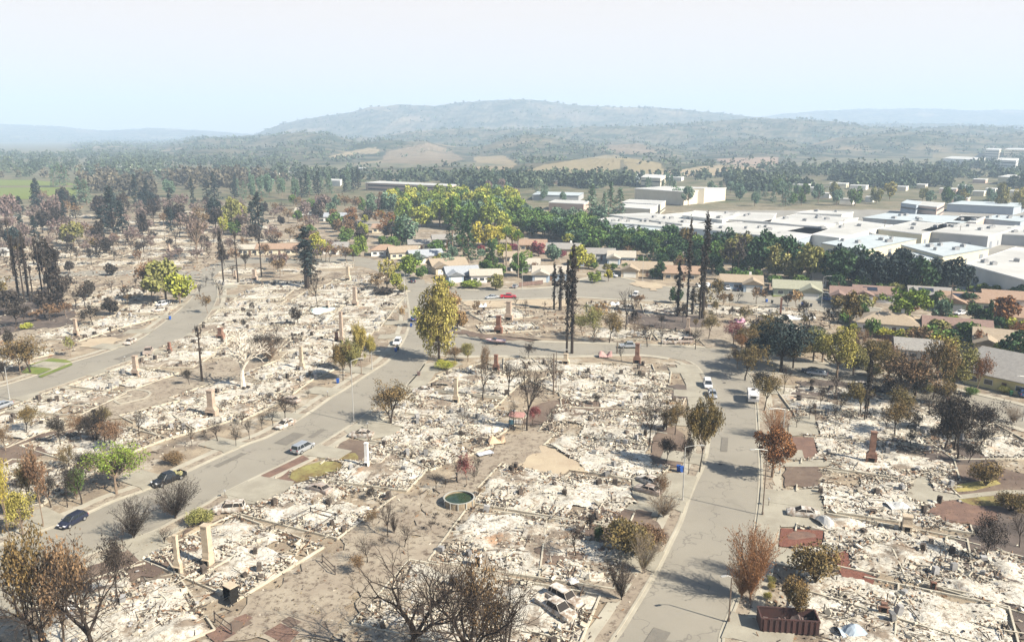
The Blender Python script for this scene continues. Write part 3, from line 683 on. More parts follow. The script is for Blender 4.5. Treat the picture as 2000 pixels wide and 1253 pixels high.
INFO={'L':('broadleaf_tree','tree','%s leafy tree'),'S':('scorched_tree','tree','thin %s half burned tree'),'V':('upright_tree','tree','upright %s street tree'),
 'T':('twiggy_tree','tree','fine twigged %s tree'),'P':('conifer','tree','dense %s conifer'),'Q':('charred_conifer','tree','sparse %s burned conifer'),
 'B':('bare_tree','tree','bare %s branching tree'),'C':('poplar','tree','%s columnar poplar'),'Y':('cypress','tree','%s pencil cypress'),
 'H':('bush','bush','low %s bush'),'M':('palm_tree','tree','%s fan palm'),'W':('bare_tree','tree','white barked leafless %s tree'),'X':('dead_trunk','tree trunk','thin %s dead trunk')}
GRP={'L':'leafy trees','S':'scorched trees','V':'street trees','T':'twiggy street trees','P':'living conifers','Q':'charred conifers','B':'bare burned trees','C':'poplars','Y':'cypresses','H':'bushes and hedges','M':'palms','X':'dead trunks','W':'bare burned trees'}
TR=random.Random(11); TCOUNT={}
def tree(kind,col,x,yb,yt,w,look=None,bark=None,var=None,lean=0):
    g=G(x,yb); H=hgt(x,yb,yt); W=w/ppm(x,yb)
    if yt>=yb: H=W
    dist=g.length; near=dist<230
    nr=2 if (kind=='B' and dist<135) else near
    if var is None:
        TCOUNT[kind]=TCOUNT.get(kind,-1)+1; var=TCOUNT[kind]%NV[kind]
    bm,lm=proto(kind,nr,var); nme,cat,lk=INFO[kind]
    if kind=='L': nme={'d':'evergreen_oak','n':'evergreen_oak','y':'yellowing_tree','Y':'yellowing_tree','x':'yellowing_tree','l':'yellowing_tree','k':'scorched_tree','m':'scorched_tree','p':'scorched_tree','b':'scorched_tree'}.get(col,nme)
    if kind=='S' and col=='k': nme='charred_tree'
    if kind in 'MX': W=max(W,1.2) if kind=='X' else max(W,4.5)
    if bark is None: bark='k' if (kind in 'QXB' or col in 'knm') else ('g' if kind in 'M' else 'b')
    if kind=='T': bark={'o':'r','t':'r'}.get(col,'g' if col!='k' else 'k')
    z=0
    e=empty(nme,(g.x,g.y,z),TR.random()*6.28,(W,W,H))
    if lean: e.rotation_euler.y=lean; e.rotation_euler.z=0
    o=bpy.data.objects.new('trunk',bm); COL.objects.link(o); o.parent=e
    o.material_slots[0].link='OBJECT'; o.material_slots[0].material=MK[bark]
    if lm is not None:
        c=bpy.data.objects.new('crown',lm); COL.objects.link(c); c.parent=e
        c.material_slots[0].link='OBJECT'; c.material_slots[0].material=ML[col]
    nmc=LC.get(col,LC['k'])[2]
    if kind=='B': nmc={'k':'black','b':'brown','w':'white barked','g':'grey','r':'reddish'}[bark]
    if kind=='X': nmc='black'
    sz='tall ' if H>14 else ('small ' if H<4.5 and kind!='H' else '')
    if look: tag(e,look,cat,GRP[kind],exact=True)
    else: tag(e,sz+lk%nmc,cat,GRP[kind],px=(x,yb))
    return e
TT='''
B k 800 1310 1045 290
B k 905 1350 1050 330
B k 1000 1330 1090 150
S b 925 1310 1090 110
B k 85 1300 1040 260
S m 70 1290 1032 120
S b 130 1295 1040 120
B k 190 1310 1050 240
S k 232 1180 1035 60
T k 262 1052 968 78
T k 343 1012 928 90
B k 322 1062 1028 52
H l 391 1024 988 50
S G 228 965 868 118
H g 150 975 905 36
B k 160 985 880 60
B k 132 990 895 40
S Y 20 1060 868 38
S b 85 1030 872 52
S m 62 1010 890 40
L x 45 1045 955 66
S k 100 990 925 50
T o 1465 1172 1015 100
T o 1448 1168 1075 80
T o 1478 1130 1025 55
H m 1222 1082 1008 98
H b 1268 1068 1018 60
T m 1256 1120 1030 66
T k 1214 1172 1084 52
T b 1296 1010 955 62
S b 1292 985 925 36
H m 1592 1140 1055 96
L m 1553 1205 1128 66
H x 1506 1152 1134 16
H x 1498 1172 1152 16
H l 1505 1136 1122 18
B k 1125 1086 1005 66
S k 1152 1046 998 24
H d 1170 1060 1020 20
B k 893 941 868 34
S r 912 948 885 32
B k 931 930 884 30
B k 852 956 918 28
S k 728 975 950 22
B k 758 1050 960 50
B k 718 1100 1040 50
T k 770 1042 1000 20
B k 790 1070 1015 40
S b 702 1120 1080 40
L o 1508 932 834 92
T o 1510 856 788 62
V m 1366 922 775 56
S k 1345 925 845 36
B k 1268 874 742 64
S m 1318 850 785 50
S m 1300 842 800 40
S k 1300 905 850 40
L n 1525 727 612 120
L n 1475 712 660 60
S m 1455 742 672 72
S b 1440 720 680 40
L l 1588 706 640 60
L x 1634 738 640 80
V m 1655 668 578 46
S b 1682 690 640 40
S m 1492 802 728 54
S k 1478 770 720 50
B k 1530 770 700 30
S b 1757 792 690 112
B k 1757 792 672 96
S m 1822 780 648 76
L l 1862 762 655 78
S o 1905 770 690 44
S k 1870 898 760 86
B k 1862 885 745 80
S k 1835 845 780 50
Q k 1688 822 688 16
Q k 1692 820 700 12
B k 1632 835 775 22
B k 1600 800 740 26
B k 1556 835 800 30
B k 1580 820 770 26
T b 1978 826 790 34
B k 1740 810 770 24
S k 1925 1090 1000 60
H m 1975 1000 955 60
B k 1990 1070 980 40
H m 1925 950 895 60
S k 1890 905 860 40
H l 1705 735 705 40
V G 1765 640 570 74
L o 1958 640 580 62
L y 1985 660 620 60
Y d 1928 652 590 15
L c 1836 640 585 44
L d 1905 630 595 44
L d 1975 712 645 62
L g 1830 680 635 70
L d 1880 665 630 60
H y 1735 660 640 26
L g 1702 662 620 30
L y 1668 660 632 26
S r 1660 592 572 40
H x 1702 590 575 20
S b 1795 690 640 56
L m 1720 720 660 50
S o 1725 700 660 40
H l 1960 768 750 24
H l 1808 765 745 40
H g 1780 690 665 60
H m 1640 600 575 40
H g 1895 772 752 30
W w 475 757 640 104
T b 528 706 652 66
S k 515 700 648 70
X k 395 745 640 12
S k 370 752 718 24
V l 688 742 664 46
V x 706 730 636 34
V m 670 744 672 38
V x 722 706 655 24
S m 763 828 750 86
B k 763 828 756 70
B k 557 822 768 44
B k 533 832 786 34
B k 512 838 802 20
B k 487 858 812 26
B k 461 872 818 26
B k 425 862 818 44
B k 577 806 782 20
B k 375 870 825 22
H b 340 905 878 40
L x 858 704 562 74
C x 857 704 553 84
S t 886 640 562 40
L t 894 645 602 44
S y 815 640 600 24
L l 914 706 668 32
S b 889 708 674 40
H y 865 722 700 36
H x 880 716 702 24
B k 942 778 692 58
B k 994 772 690 62
B k 1029 840 672 76
S k 1032 700 668 26
S b 950 735 672 22
B k 1082 762 688 36
B k 1096 752 712 26
B k 905 830 796 42
B k 1077 838 790 24
B k 1003 842 772 22
S k 1166 792 768 22
S r 1040 830 790 30
B k 1213 705 668 20
Q k 1107 690 508 24
Q k 1117 690 472 30
Q k 1082 604 512 20
Q k 1094 606 520 34
Q k 1323 618 508 26
Q k 1341 621 424 22
Q k 1366 624 500 20
Q k 1372 622 410 34
Q k 1352 615 560 26
B k 1222 645 560 46
S l 1160 668 598 56
S m 1190 670 605 46
S l 1138 655 612 44
S t 1170 625 590 40
B k 1264 677 625 44
B b 1238 662 612 30
B k 1291 676 630 22
S m 1384 662 612 38
B k 1358 682 632 34
S r 1432 674 628 46
S o 1448 690 650 34
S m 1372 610 560 40
S m 1398 600 545 30
L d 1320 592 560 30
S b 1412 600 570 30
S b 1477 594 562 34
B k 1440 590 568 24
V m 1425 600 575 14
S t 1555 600 568 34
S k 1538 603 575 24
S m 1500 640 610 40
H k 1495 650 618 50
S k 1580 640 610 30
S k 1620 640 600 34
L l 325 592 508 86
L y 352 594 532 60
S b 298 590 510 50
S b 405 612 574 28
B k 430 592 546 26
S k 437 556 454 16
X k 437 556 452 8
X k 465 553 455 8
X k 511 541 462 8
X k 38 588 462 8
X k 48 590 470 8
X k 59 590 466 8
X k 27 540 430 8
X k 66 592 520 8
Q k 36 577 458 26
Q k 56 577 452 30
S k 88 582 464 46
Q k 104 588 466 34
Q k 118 596 480 36
X k 85 590 480 8
X k 98 590 490 8
S k 125 606 530 44
B k 166 602 548 40
B k 122 608 560 30
S k 32 640 592 54
B k 48 640 590 40
S b 96 626 596 56
S b 130 620 590 36
H y 52 643 628 20
S m 60 728 655 86
S b 40 730 672 60
S l 138 696 658 22
S k 8 742 700 40
S k 15 700 640 30
B k 205 866 778 46
X k 190 860 800 10
B k 214 866 820 34
S k 182 866 812 50
S b 160 860 806 40
B k 620 602 534 34
Q n 600 562 440 62
P k 608 556 470 50
B k 583 634 590 34
S k 575 636 600 26
L y 620 505 455 36
S y 636 510 472 26
L G 703 500 456 34
L G 690 510 478 28
S b 678 516 478 32
S x 756 562 508 50
L y 772 566 530 30
S b 740 566 532 44
H k 750 575 560 40
L G 802 540 498 46
L G 780 530 510 30
H l 785 572 552 20
S t 789 628 598 20
L k 706 480 448 28
L k 765 465 432 40
L c 795 478 420 60
P d 782 480 425 34
P d 884 492 383 50
P d 915 516 418 50
P d 905 500 430 40
P d 956 524 466 36
P d 962 530 480 30
L Y 945 482 432 56
L Y 975 480 440 44
L y 1000 478 440 40
L y 925 478 446 30
L G 832 442 412 42
M g 989 530 440 20
M g 1012 542 448 22
L g 1015 540 494 40
L g 975 545 515 34
L l 968 566 534 40
L r 1052 500 470 36
L r 1000 492 476 30
L r 940 500 478 16
L g 850 495 468 36
L r 1098 502 488 18
L y 1110 480 456 26
L y 1130 530 478 50
L y 1150 525 495 30
L G 1160 552 528 32
L Y 1188 550 526 22
H G 920 562 545 40
H G 872 565 545 34
L g 825 545 518 30
L d 1290 545 508 24
L d 1278 545 520 20
L r 1250 535 510 20
L r 1262 535 515 16
P d 1275 512 470 40
L l 1540 545 508 40
L G 1545 525 498 30
L y 1590 492 482 26
Y d 1082 508 486 8
L l 145 482 432 50
L l 457 452 386 44
L y 437 455 418 22
L l 470 440 398 34
P n 507 462 374 48
P n 495 455 392 40
B b 385 508 420 48
S p 385 505 418 56
P n 76 413 346 32
P n 70 413 356 26
P n 222 456 360 50
P n 240 458 390 44
P n 200 458 400 50
P n 268 412 338 26
P n 290 412 346 24
P n 378 412 344 16
P n 420 394 334 32
P n 405 394 350 26
P c 156 400 344 36
P c 170 400 348 30
L c 330 385 350 30
P c 118 366 315 20
P c 130 366 320 18
P c 105 366 322 18
L k 348 440 398 40
P n 128 440 392 20
L p 110 440 380 46
L p 25 440 380 44
P c 1155 432 358 44
P c 1192 432 352 34
P c 1210 432 365 34
P c 1180 440 372 26
L c 1170 440 400 40
L g 1600 450 430 1
L d 1330 492 466 30
P k 1350 490 455 30
V m 1340 500 450 30
S k 1440 540 466 50
L l 1445 505 450 56
L d 1480 520 462 44
L d 1455 535 485 60
L c 1430 500 452 36
L d 1650 540 480 62
L d 1680 545 490 40
L d 1565 545 484 44
L Y 1596 510 482 26
L d 1740 560 498 66
L d 1775 565 506 60
L d 1710 560 510 56
L n 1862 575 505 60
L n 1838 575 520 50
L n 1890 575 520 34
L G 1918 572 552 30
L G 1945 575 556 34
L G 1895 570 556 20
L g 1980 585 560 34
L G 1960 575 560 24
B k 1955 563 550 14
L d 1990 590 555 40
'''
for ln in TT.strip().splitlines():
    k,c,x,yb,yt,w_=ln.split()
    if float(w_)<2: continue
    bark='w' if (k in 'BW' and c=='w') else ('b' if (k=='B' and c=='b') else None)
    tree(k,c,float(x),float(yb),float(yt),float(w_),bark=bark)
# rows and groves further off, each tree placed on its own ground
def grove(n,poly,kinds,h,asp,seed,mind=5):
    rg=random.Random(seed); xs=[p[0] for p in poly]; ys=[p[1] for p in poly]; P=[]; t=0
    while len(P)<n and t<n*60:
        t+=1; x=rg.uniform(min(xs),max(xs)); y=rg.uniform(min(ys),max(ys))
        if not inpoly(np.array([x]),np.array([y]),poly)[0]: continue
        g=G(x,y)
        if any((g-q).length<mind for q in P): continue
        P.append(g); k,c=rg.choice(kinds); H=rg.uniform(*h); p=ppm(x,y); d=g.y*cp+HC*sp_
        # top of the crown in the picture for that height
        vt=626.5-FP*((g.y*sp_+(H-HC)*cp)/(g.y*cp-(H-HC)*sp_))
        tree(k,c,x,y,vt,H*rg.uniform(*asp)*p)
D_=['L','d']; 
grove(40,[(1115,474),(1180,470),(1300,476),(1400,505),(1400,535),(1290,512),(1190,494),(1115,494)],[('L','d'),('L','d'),('L','g')],(7.5,11.5),(.9,1.3),1,5)
grove(12,[(1400,500),(1520,515),(1620,545),(1600,562),(1500,540),(1400,530)],[('L','d'),('L','d'),('L','l')],(11,16),(.7,1),2,6)
grove(12,[(1620,535),(1830,560),(1830,578),(1700,572),(1620,560)],[('L','d'),('L','n')],(11,15),(.8,1),3,6)
grove(36,[(1030,436),(1130,446),(1190,462),(1130,476),(1040,464),(1010,450)],[('L','d'),('L','g'),('L','g'),('L','c')],(9,14),(.9,1.2),4,7)
grove(66,[(755,396),(1010,398),(1030,445),(1000,462),(940,452),(860,450),(760,436)],[('L','g'),('L','y'),('L','G'),('L','y'),('L','G'),('L','c')],(12,19),(.8,1.05),5,7)
grove(16,[(640,430),(780,430),(770,470),(650,462)],[('L','g'),('L','y'),('L','G'),('S','o'),('L','k'),('L','b')],(6,11),(.8,1.1),6,9)
grove(16,[(590,430),(560,400),(750,400),(750,425)],[('L','p'),('S','b'),('L','c'),('L','g')],(9,15),(.7,1),7,10)
grove(16,[(430,392),(600,392),(640,372),(470,372)],[('P','c'),('L','c'),('P','n')],(16,24),(.4,.6),8,11)
grove(12,[(590,378),(700,366),(700,374),(600,388)],[('P','c'),('P','n')],(16,24),(.4,.6),9,11)
grove(70,[(0,400),(560,398),(560,470),(420,480),(300,470),(0,500)],[('S','p'),('B','k'),('L','k'),('S','p'),('S','b')],(8,14),(.8,1),10,11)
grove(56,[(0,480),(420,470),(430,500),(380,520),(200,520),(0,530)],[('S','p'),('B','k'),('S','b'),('S','k'),('B','b')],(5,9),(.7,1),11,10)
grove(34,[(430,470),(640,470),(700,500),(560,545),(440,545)],[('S','p'),('B','k'),('S','b'),('S','k')],(5,9),(.7,1),12,8)
grove(14,[(180,560),(430,545),(420,590),(200,600)],[('B','k'),('B','b'),('S','b')],(2.5,5),(.6,.9),13,7)
grove(16,[(440,560),(760,560),(760,650),(440,680)],[('B','k'),('B','b'),('S','k')],(2,4.5),(.6,.9),14,8)
grove(10,[(930,600),(1100,600),(1200,640),(930,640)],[('B','k'),('B','b'),('S','b')],(2,5),(.6,.9),15,7)
grove(22,[(1200,600),(1640,612),(1640,690),(1400,660),(1200,650)],[('B','k'),('S','k'),('S','b'),('S','m')],(2.5,6),(.6,.9),16,6)
grove(20,[(1560,750),(1850,790),(1980,860),(1960,900),(1560,840)],[('B','k'),('S','k'),('B','b')],(2,5),(.6,.9),17,5)
grove(12,[(300,800),(540,740),(620,780),(330,890)],[('B','k'),('B','b')],(1.5,3.5),(.7,1),18,6)
grove(12,[(560,1000),(900,900),(1000,1000),(720,1100)],[('B','k'),('B','b'),('S','b')],(1.2,3),(.6,.9),19,5)
grove(8,[(1220,500),(1340,515),(1330,535),(1250,530)],[('L','g'),('L','d'),('S','b')],(4,7),(.8,1.1),20,8)
grove(20,[(1300,368),(1560,372),(1560,405),(1300,402)],[('L','c'),('P','c'),('L','g')],(11,17),(.6,.9),21,14)
grove(26,[(1540,385),(1960,392),(2030,400),(2030,425),(1900,412),(1700,405),(1540,404)],[('L','c'),('L','g'),('L','l'),('P','c'),('L','x')],(10,17),(.7,.9),22,14)
grove(18,[(840,378),(1090,378),(1120,398),(860,396)],[('L','c'),('P','c'),('L','p')],(10,16),(.6,.9),23,14)
grove(10,[(1250,372),(1340,374),(1335,390),(1250,390)],[('P','c')],(14,20),(.35,.5),24,8)
grove(26,[(740,480),(1000,470),(1160,480),(1150,520),(1000,545),(860,530),(760,525)],[('L','g'),('L','y'),('L','g'),('L','c'),('S','o'),('L','G')],(4,8),(.9,1.2),30,6)
grove(10,[(1150,520),(1330,530),(1330,545),(1180,540)],[('L','g'),('L','l'),('H','g')],(2.5,5),(.9,1.2),31,6)
grove(14,[(1400,545),(1760,575),(1800,600),(1700,585),(1500,560),(1400,552)],[('L','g'),('L','l'),('L','d'),('H','g')],(4,7),(.9,1.2),32,5)
grove(34,[(1640,610),(1700,610),(1990,640),(1990,740),(1900,720),(1780,700),(1660,670)],[('L','g'),('L','G'),('L','l'),('H','g'),('S','o'),('L','d'),('H','y')],(2.5,7),(.8,1.2),33,4)
grove(14,[(1780,575),(1990,600),(1990,625),(1800,605)],[('L','g'),('L','d'),('L','l'),('H','g')],(3,6),(.9,1.2),34,5)
grove(24,[(430,420),(760,420),(720,470),(640,490),(430,470)],[('L','l'),('S','p'),('L','g'),('S','b'),('L','k')],(6,10),(.8,1),35,9)
grove(15,[(1440,660),(1540,670),(1700,710),(1860,760),(1900,800),(1800,800),(1680,750),(1480,710)],[('S','m'),('L','l'),('L','d'),('L','m'),('S','b'),('L','d')],(6,9),(.85,1.1),40,6)
grove(14,[(1600,760),(1900,800),(1960,880),(1860,900),(1640,830)],[('S','k'),('S','m'),('B','k')],(4,8),(.8,1.1),41,6)
grove(24,[(0,405),(430,400),(430,470),(250,480),(0,500)],[('P','n'),('L','k'),('L','n'),('S','k')],(11,18),(.5,.8),42,12)
grove(16,[(0,500),(250,480),(300,560),(180,640),(0,640)],[('S','k'),('S','m'),('B','k'),('L','k')],(5,9),(.8,1.1),43,9)
grove(14,[(0,850),(240,800),(330,850),(250,960),(60,1010),(0,1000)],[('S','m'),('B','k'),('S','k'),('S','b')],(4,7),(.7,1),44,5)
# ---------------------------------------------------------------- far woods nobody could count
def wood(name,n,poly,h,m,seed,w=.45):
    rg=np.random.default_rng(seed); xs=[p[0] for p in poly]; ys=[p[1] for p in poly]; b=MB()
    qx=rg.uniform(min(xs),max(xs),n*3); k=rg.random(n*3); y0,y1=min(ys),max(ys)
    qy=YH+1/((1/(y0-YH))+( (1/(y1-YH))-(1/(y0-YH)))*k)
    ok=inpoly(qx,qy,poly); qx,qy=qx[ok],qy[ok]
    gp=[G(x,y) for x,y in zip(qx,qy)]; kp=np.array([MN.noise(Vector((p.x/150,p.y/220,seed)))+.5*MN.noise(Vector((p.x/50,p.y/50,seed)))>-.05 for p in gp]); qx,qy=qx[kp][:n],qy[kp][:n]
    C=[]
    for x,y in zip(qx,qy):
        g=np.array(G(x,y)); H=rg.uniform(*h)*rg.choice([.6,.8,1,1,1.3]); W=H*w*rg.uniform(.7,1.4); k=30
        z=rg.random(k)**.8; r=W*.5*(1.1-z*.75)*np.sqrt(rg.random(k)); a=rg.random(k)*6.28
        C.append(np.stack([g[0]+r*np.cos(a),g[1]+r*np.sin(a),H*(.08+.92*z)],1))
    C=np.concatenate(C); b.leaves(C,1.9,rg,asp=.7); o=b.build(name,m); o['kind']='stuff'; o['label']='distant woodland of mixed trees fading into the smoke'; return o
MW1=mat('far woods',(.045,.07,.045),(.10,.12,.07),scale=.02,island=.5,rough=.95,spec=.05)
MW2=mat('far brown woods',(.07,.065,.05),(.14,.12,.08),scale=.02,island=.5,rough=.95,spec=.05)
wood('far_woods',1100,[(-150,300),(300,305),(560,322),(620,345),(500,352),(-150,347)],(9,16),MW1,1,.9)
wood('far_woods',900,[(560,338),(1000,347),(1400,345),(1500,330),(2150,318),(2150,348),(1500,354),(1000,358),(560,354)],(8,14),MW1,11,.9)
wood('far_woods',800,[(-150,345),(500,350),(700,362),(600,378),(300,385),(160,375),(150,348),(-150,345)],(9,16),MW2,2,.8)
wood('far_woods',650,[(870,352),(1240,358),(1240,382),(1100,382),(870,372)],(8,15),MW1,3,.8)
wood('far_woods',1100,[(1410,345),(2150,345),(2150,400),(1900,388),(1600,384),(1430,372)],(8,15),MW1,4,.9)
wood('far_woods',500,[(1280,330),(1600,330),(1800,330),(2100,300),(2150,330),(1600,345)],(10,20),MW1,5,1.0)

def hill_trees(n=9000):
    X,Y,Z,C,xs,ys=HILL; rg=np.random.default_rng(77); ny,nx=X.shape; j=rg.integers(0,nx,n); i=(rg.random(n)**.8*ny*.86).astype(int)
    pat=np.sin(X[i,j]*.011)+np.sin(Y[i,j]*.013+X[i,j]*.004)+rg.normal(size=n)*.8
    ok=(Z[i,j]>2)&(C[i,j,3]<.5)&(pat>-.5)|((Z[i,j]>2)&(rg.random(n)<.04)); i,j=i[ok],j[ok]; k=9; m=len(i)
    c=np.stack([X[i,j],Y[i,j],Z[i,j]],1); d=Y[i,j]
    q=np.repeat(c,k,0)+rg.normal(size=(m*k,3))*np.array([4.5,4.5,2.5])+np.array([0,0,5]); b=MB(); sz=np.repeat(2.2+d/1500,k)
    a=rg.normal(size=(m*k,3)); a/=np.linalg.norm(a,axis=1,keepdims=True); e=np.cross(a,rg.normal(size=(m*k,3))); e/=np.linalg.norm(e,axis=1,keepdims=True); z=sz[:,None]
    b.add(np.stack([q-a*z,q-e*z*.7,q+a*z,q+e*z*.7],1).reshape(-1,3),np.arange(4*m*k).reshape(-1,4)); o=b.build('hill_woods',MW1); o['kind']='stuff'; o['label']='oak woods dotted over the hazy hills'
hill_trees()

def weeds(name,poly,n,seed,label):
    rg=np.random.default_rng(seed); xs=[p[0] for p in poly]; ys=[p[1] for p in poly]; b=MB(); C=[]
    for _ in range(n):
        x=rg.uniform(min(xs),max(xs)); y=YH+1/(rg.uniform(1/(max(ys)-YH),1/(min(ys)-YH)))
        if not inpoly(np.array([x]),np.array([y]),poly)[0]: continue
        g=G(x,y); s=rg.uniform(.12,.4); C.append(rg.normal(size=(7,3))*np.array([s,s,s*.4])+np.array([g.x,g.y,s*.35]))
    b.leaves(np.concatenate(C),.11,rg); o=b.build(name,mat('scorched weeds',(.07,.055,.035),(.20,.16,.08),scale=.3,island=.5)); o['kind']='stuff'; o['label']=label
weeds('scorched_weeds',[(400,1253),(560,1130),(700,1050),(830,960),(950,900),(1000,850),(1040,890),(930,990),(860,1060),(760,1253)],1500,1,'scorched weeds dotting the middle backyards')
weeds('scorched_weeds',[(0,1100),(300,1040),(440,1010),(330,1110),(100,1190)],500,2,'scorched weeds beside the left street')
weeds('scorched_weeds',[(1800,900),(2050,930),(2060,1253),(1960,1200),(1880,1080)],700,3,'scorched weeds over the dark right hand yard')
weeds('scorched_weeds',[(100,840),(420,720),(560,640),(480,760),(200,870)],700,4,'scorched weeds between the left plots')
# ================================================================ intact houses
WC={'cream':(.62,.56,.42),'white':(.72,.71,.68),'blue':(.34,.42,.50),'grey':(.45,.45,.43),'green':(.40,.43,.34),'yellow':(.66,.60,.32),'pink':(.52,.42,.37),'tan':(.50,.42,.31)}
RC={'tan':((.33,.27,.20),(.27,.22,.16)),'grey':((.27,.26,.24),(.21,.20,.19)),'brown':((.25,.17,.12),(.31,.22,.16)),'pink':((.235,.16,.135),(.18,.125,.105)),'pale':((.40,.37,.31),(.34,.31,.26)),'blue':((.26,.28,.31),(.33,.35,.37)),'sage':((.30,.30,.23),(.24,.24,.18))}
def wallm(c): return mat('painted wall '+c,WC[c],tuple(v*.86 for v in WC[c]),scale=.6,rough=.85)
def roofm(c): return mat('roof '+c,RC[c][0],RC[c][1],scale=1.6,rough=.92,bmp=.3)
M_trim=mat('white trim',(.74,.73,.70),rough=.6); M_glass=mat('window glass',(.045,.055,.065),rough=.12,spec=.6); M_door=mat('brown door',(.15,.09,.06),rough=.7)
M_gdoor=mat('garage door paint',(.66,.65,.60),(.60,.59,.54),scale=1,rough=.7); M_solar=mat('solar glass',(.02,.025,.04),rough=.15,spec=.7)
M_brick=mat('chimney brick',(.33,.15,.10),(.24,.11,.08),scale=2.2,rough=.9,bmp=.3)
def gable(b,x0,x1,y0,y1,z0,z1,mi,ax='x'):
    # wall block with two gable ends; ridge along ax
    if ax=='x':
        ym=(y0+y1)/2; V=[(x0,y0,0),(x1,y0,0),(x1,y1,0),(x0,y1,0),(x0,y0,z0),(x1,y0,z0),(x1,y1,z0),(x0,y1,z0),(x0,ym,z1),(x1,ym,z1)]
        b.add(V,[(0,1,5,4),(2,3,7,6)],mi); b.ngon([V[1],V[2],V[6],V[9],V[5]],mi); b.ngon([V[3],V[0],V[4],V[8],V[7]],mi)
    else:
        xm=(x0+x1)/2; V=[(x0,y0,0),(x1,y0,0),(x1,y1,0),(x0,y1,0),(x0,y0,z0),(x1,y0,z0),(x1,y1,z0),(x0,y1,z0),(xm,y0,z1),(xm,y1,z1)]
        b.add(V,[(1,2,6,5),(3,0,4,7)],mi); b.ngon([V[0],V[1],V[5],V[8],V[4]],mi); b.ngon([V[2],V[3],V[7],V[9],V[6]],mi)
def roofg(b,x0,x1,y0,y1,z0,z1,ax='x',ov=.6,th=.16,hip=0):
    if ax=='x':
        ym=(y0+y1)/2; s=(z1-z0)/(ym-y0); xa,xb=x0-ov,x1+ov; ya,yb=y0-ov,y1+ov; ze=z0-ov*s
        h=hip*(ym-ya); A=[(xa,ya,ze),(xb,ya,ze),(xb,yb,ze),(xa,yb,ze)]; r0,r1=(xa+h,ym,z1),(xb-h,ym,z1)
    else:
        xm=(x0+x1)/2; s=(z1-z0)/(xm-x0); xa,xb=x0-ov,x1+ov; ya,yb=y0-ov,y1+ov; ze=z0-ov*s
        h=hip*(xm-xa); A=[(xb,ya,ze),(xb,yb,ze),(xa,yb,ze),(xa,ya,ze)]; r0,r1=(xm,ya+h,z1),(xm,yb-h,z1)
    V=A+[r0,r1]; T=[(x,y,z+th) for x,y,z in V]; n=6; W=V+T
    b.add(W,[(6,7,11,10),(8,9,10,11),(0,1,7,6),(1,2,8,7),(2,3,9,8),(3,0,6,9),(4,5,1,0),(5,4,3,2)])
    b.add(W,[(7,8,11),(9,6,10),(5,2,1),(4,0,3)])
def window(par,x,y,w,h,face,z=1.5):
    # face: 0 = towards -y, 1 = +x, 3 = -x
    b=MB(); g=MB()
    if face==0: b.box((x,y-.03,z),(w+.2,.10,h+.2)); g.box((x,y-.06,z),(w,.10,h))
    else:
        s=1 if face==1 else -1; b.box((x+s*.03,y,z),(.10,w+.2,h+.2)); g.box((x+s*.06,y,z),(.10,w,h))
    f=b.build('window',M_trim,par); g.build('pane',M_glass,f)
def house(x,y,w,d,rot,wc,rc,look,wing=0,hip=0,solar=0,hz=3.1,rz=None,ch=0,gd=1,group='intact houses'):
    g=G(x,y); e=empty('house',(g.x,g.y,0),R(rot)); rz=rz or hz+d*.5*.42
    b=MB(); gable(b,-w/2,w/2,0,d,hz,rz if not hip else hz+.02,0)
    r=MB(); roofg(r,-w/2,w/2,0,d,hz,rz,hip=hip)
    if wing:
        s=wing; ww=min(7.0,w*.45); x0,x1=(s*w/2-ww,s*w/2) if s>0 else (s*w/2,s*w/2+ww); x0+=-.004*s; x1+=-.004*s; wd=4.2
        wz=hz+ww*.5*.42; gable(b,x0,x1,-wd,d*.5,hz-.02,wz,0,'y'); roofg(r,x0,x1,-wd,d*.5,hz-.02,wz,'y',ov=.55)
    b.build('wall',wallm(wc),e); ro=r.build('roof',roofm(rc),e)
    if wing:
        xm=(x0+x1)/2
        if gd:
            q=MB(); q.box((xm,-wd-.02,1.15),(ww*.72,.10,2.2)); 
            for k in range(3): q.box((xm,-wd-.075,.6+k*.55),(ww*.70,.02,.03))
            q.build('garage_door',M_gdoor,e)
        else: window(e,xm,-wd,1.8,1.2,0)
        xs=[v*w for v in ((-.35,-.12) if s>0 else (.12,.35))]
    else: xs=[-.36*w,-.14*w,.3*w]
    for v in xs: window(e,v,0,1.7,1.1,0)
    window(e,-w/2,d*.5,1.6,1.1,3); window(e,w/2,d*.5,1.6,1.1,1)
    dx=.08*w if not wing else (-.02*w if s>0 else .02*w)
    q=MB(); q.box((dx,-.03,1.05),(1.0,.10,2.1)); q.build('door',M_door,e)
    if solar:
        q=MB(); a=math.atan((rz-hz)/(d/2)); q.box((-w*.1,d*.25,hz+(rz-hz)*.5+.22),(w*.36,d*.26,.07),rx=a); q.build('solar_panel',M_solar,e)
    if ch:
        q=MB(); q.box((w*.22*ch,d*.62,rz+.2),(.9,.8,1.6)); c=q.build('chimney',M_brick if ch<0 else M_trim,ro)
    tag(e,look,'house',group,exact=True); return e
H_=house
H_(1447,566,15,9,-14,'blue','tan','blue grey house with tan gabled roof and white garage, right of three charred redwoods',wing=1,ch=1)
H_(1556,580,16,10,-16,'green','sage','cream green house with wide sage roof behind a bright lawn',wing=1,ch=0)
H_(1612,560,9,8,-16,'white','tan','small white house with tan roof squeezed between sage and pink roofs')
H_(1655,592,11,9,-20,'blue','pink','pink roofed pale blue house behind the brown hedge',wing=-1)
H_(1706,590,13,9,-20,'white','pink','pink roofed white house with one dark solar panel',wing=-1,solar=1)
H_(1816,592,13,9,-20,'tan','grey','grey roofed house behind the yellow green tree',wing=0,solar=1)
H_(1888,606,16,10,-22,'green','brown','brown roofed pale green house with white car in front',wing=-1,solar=1)
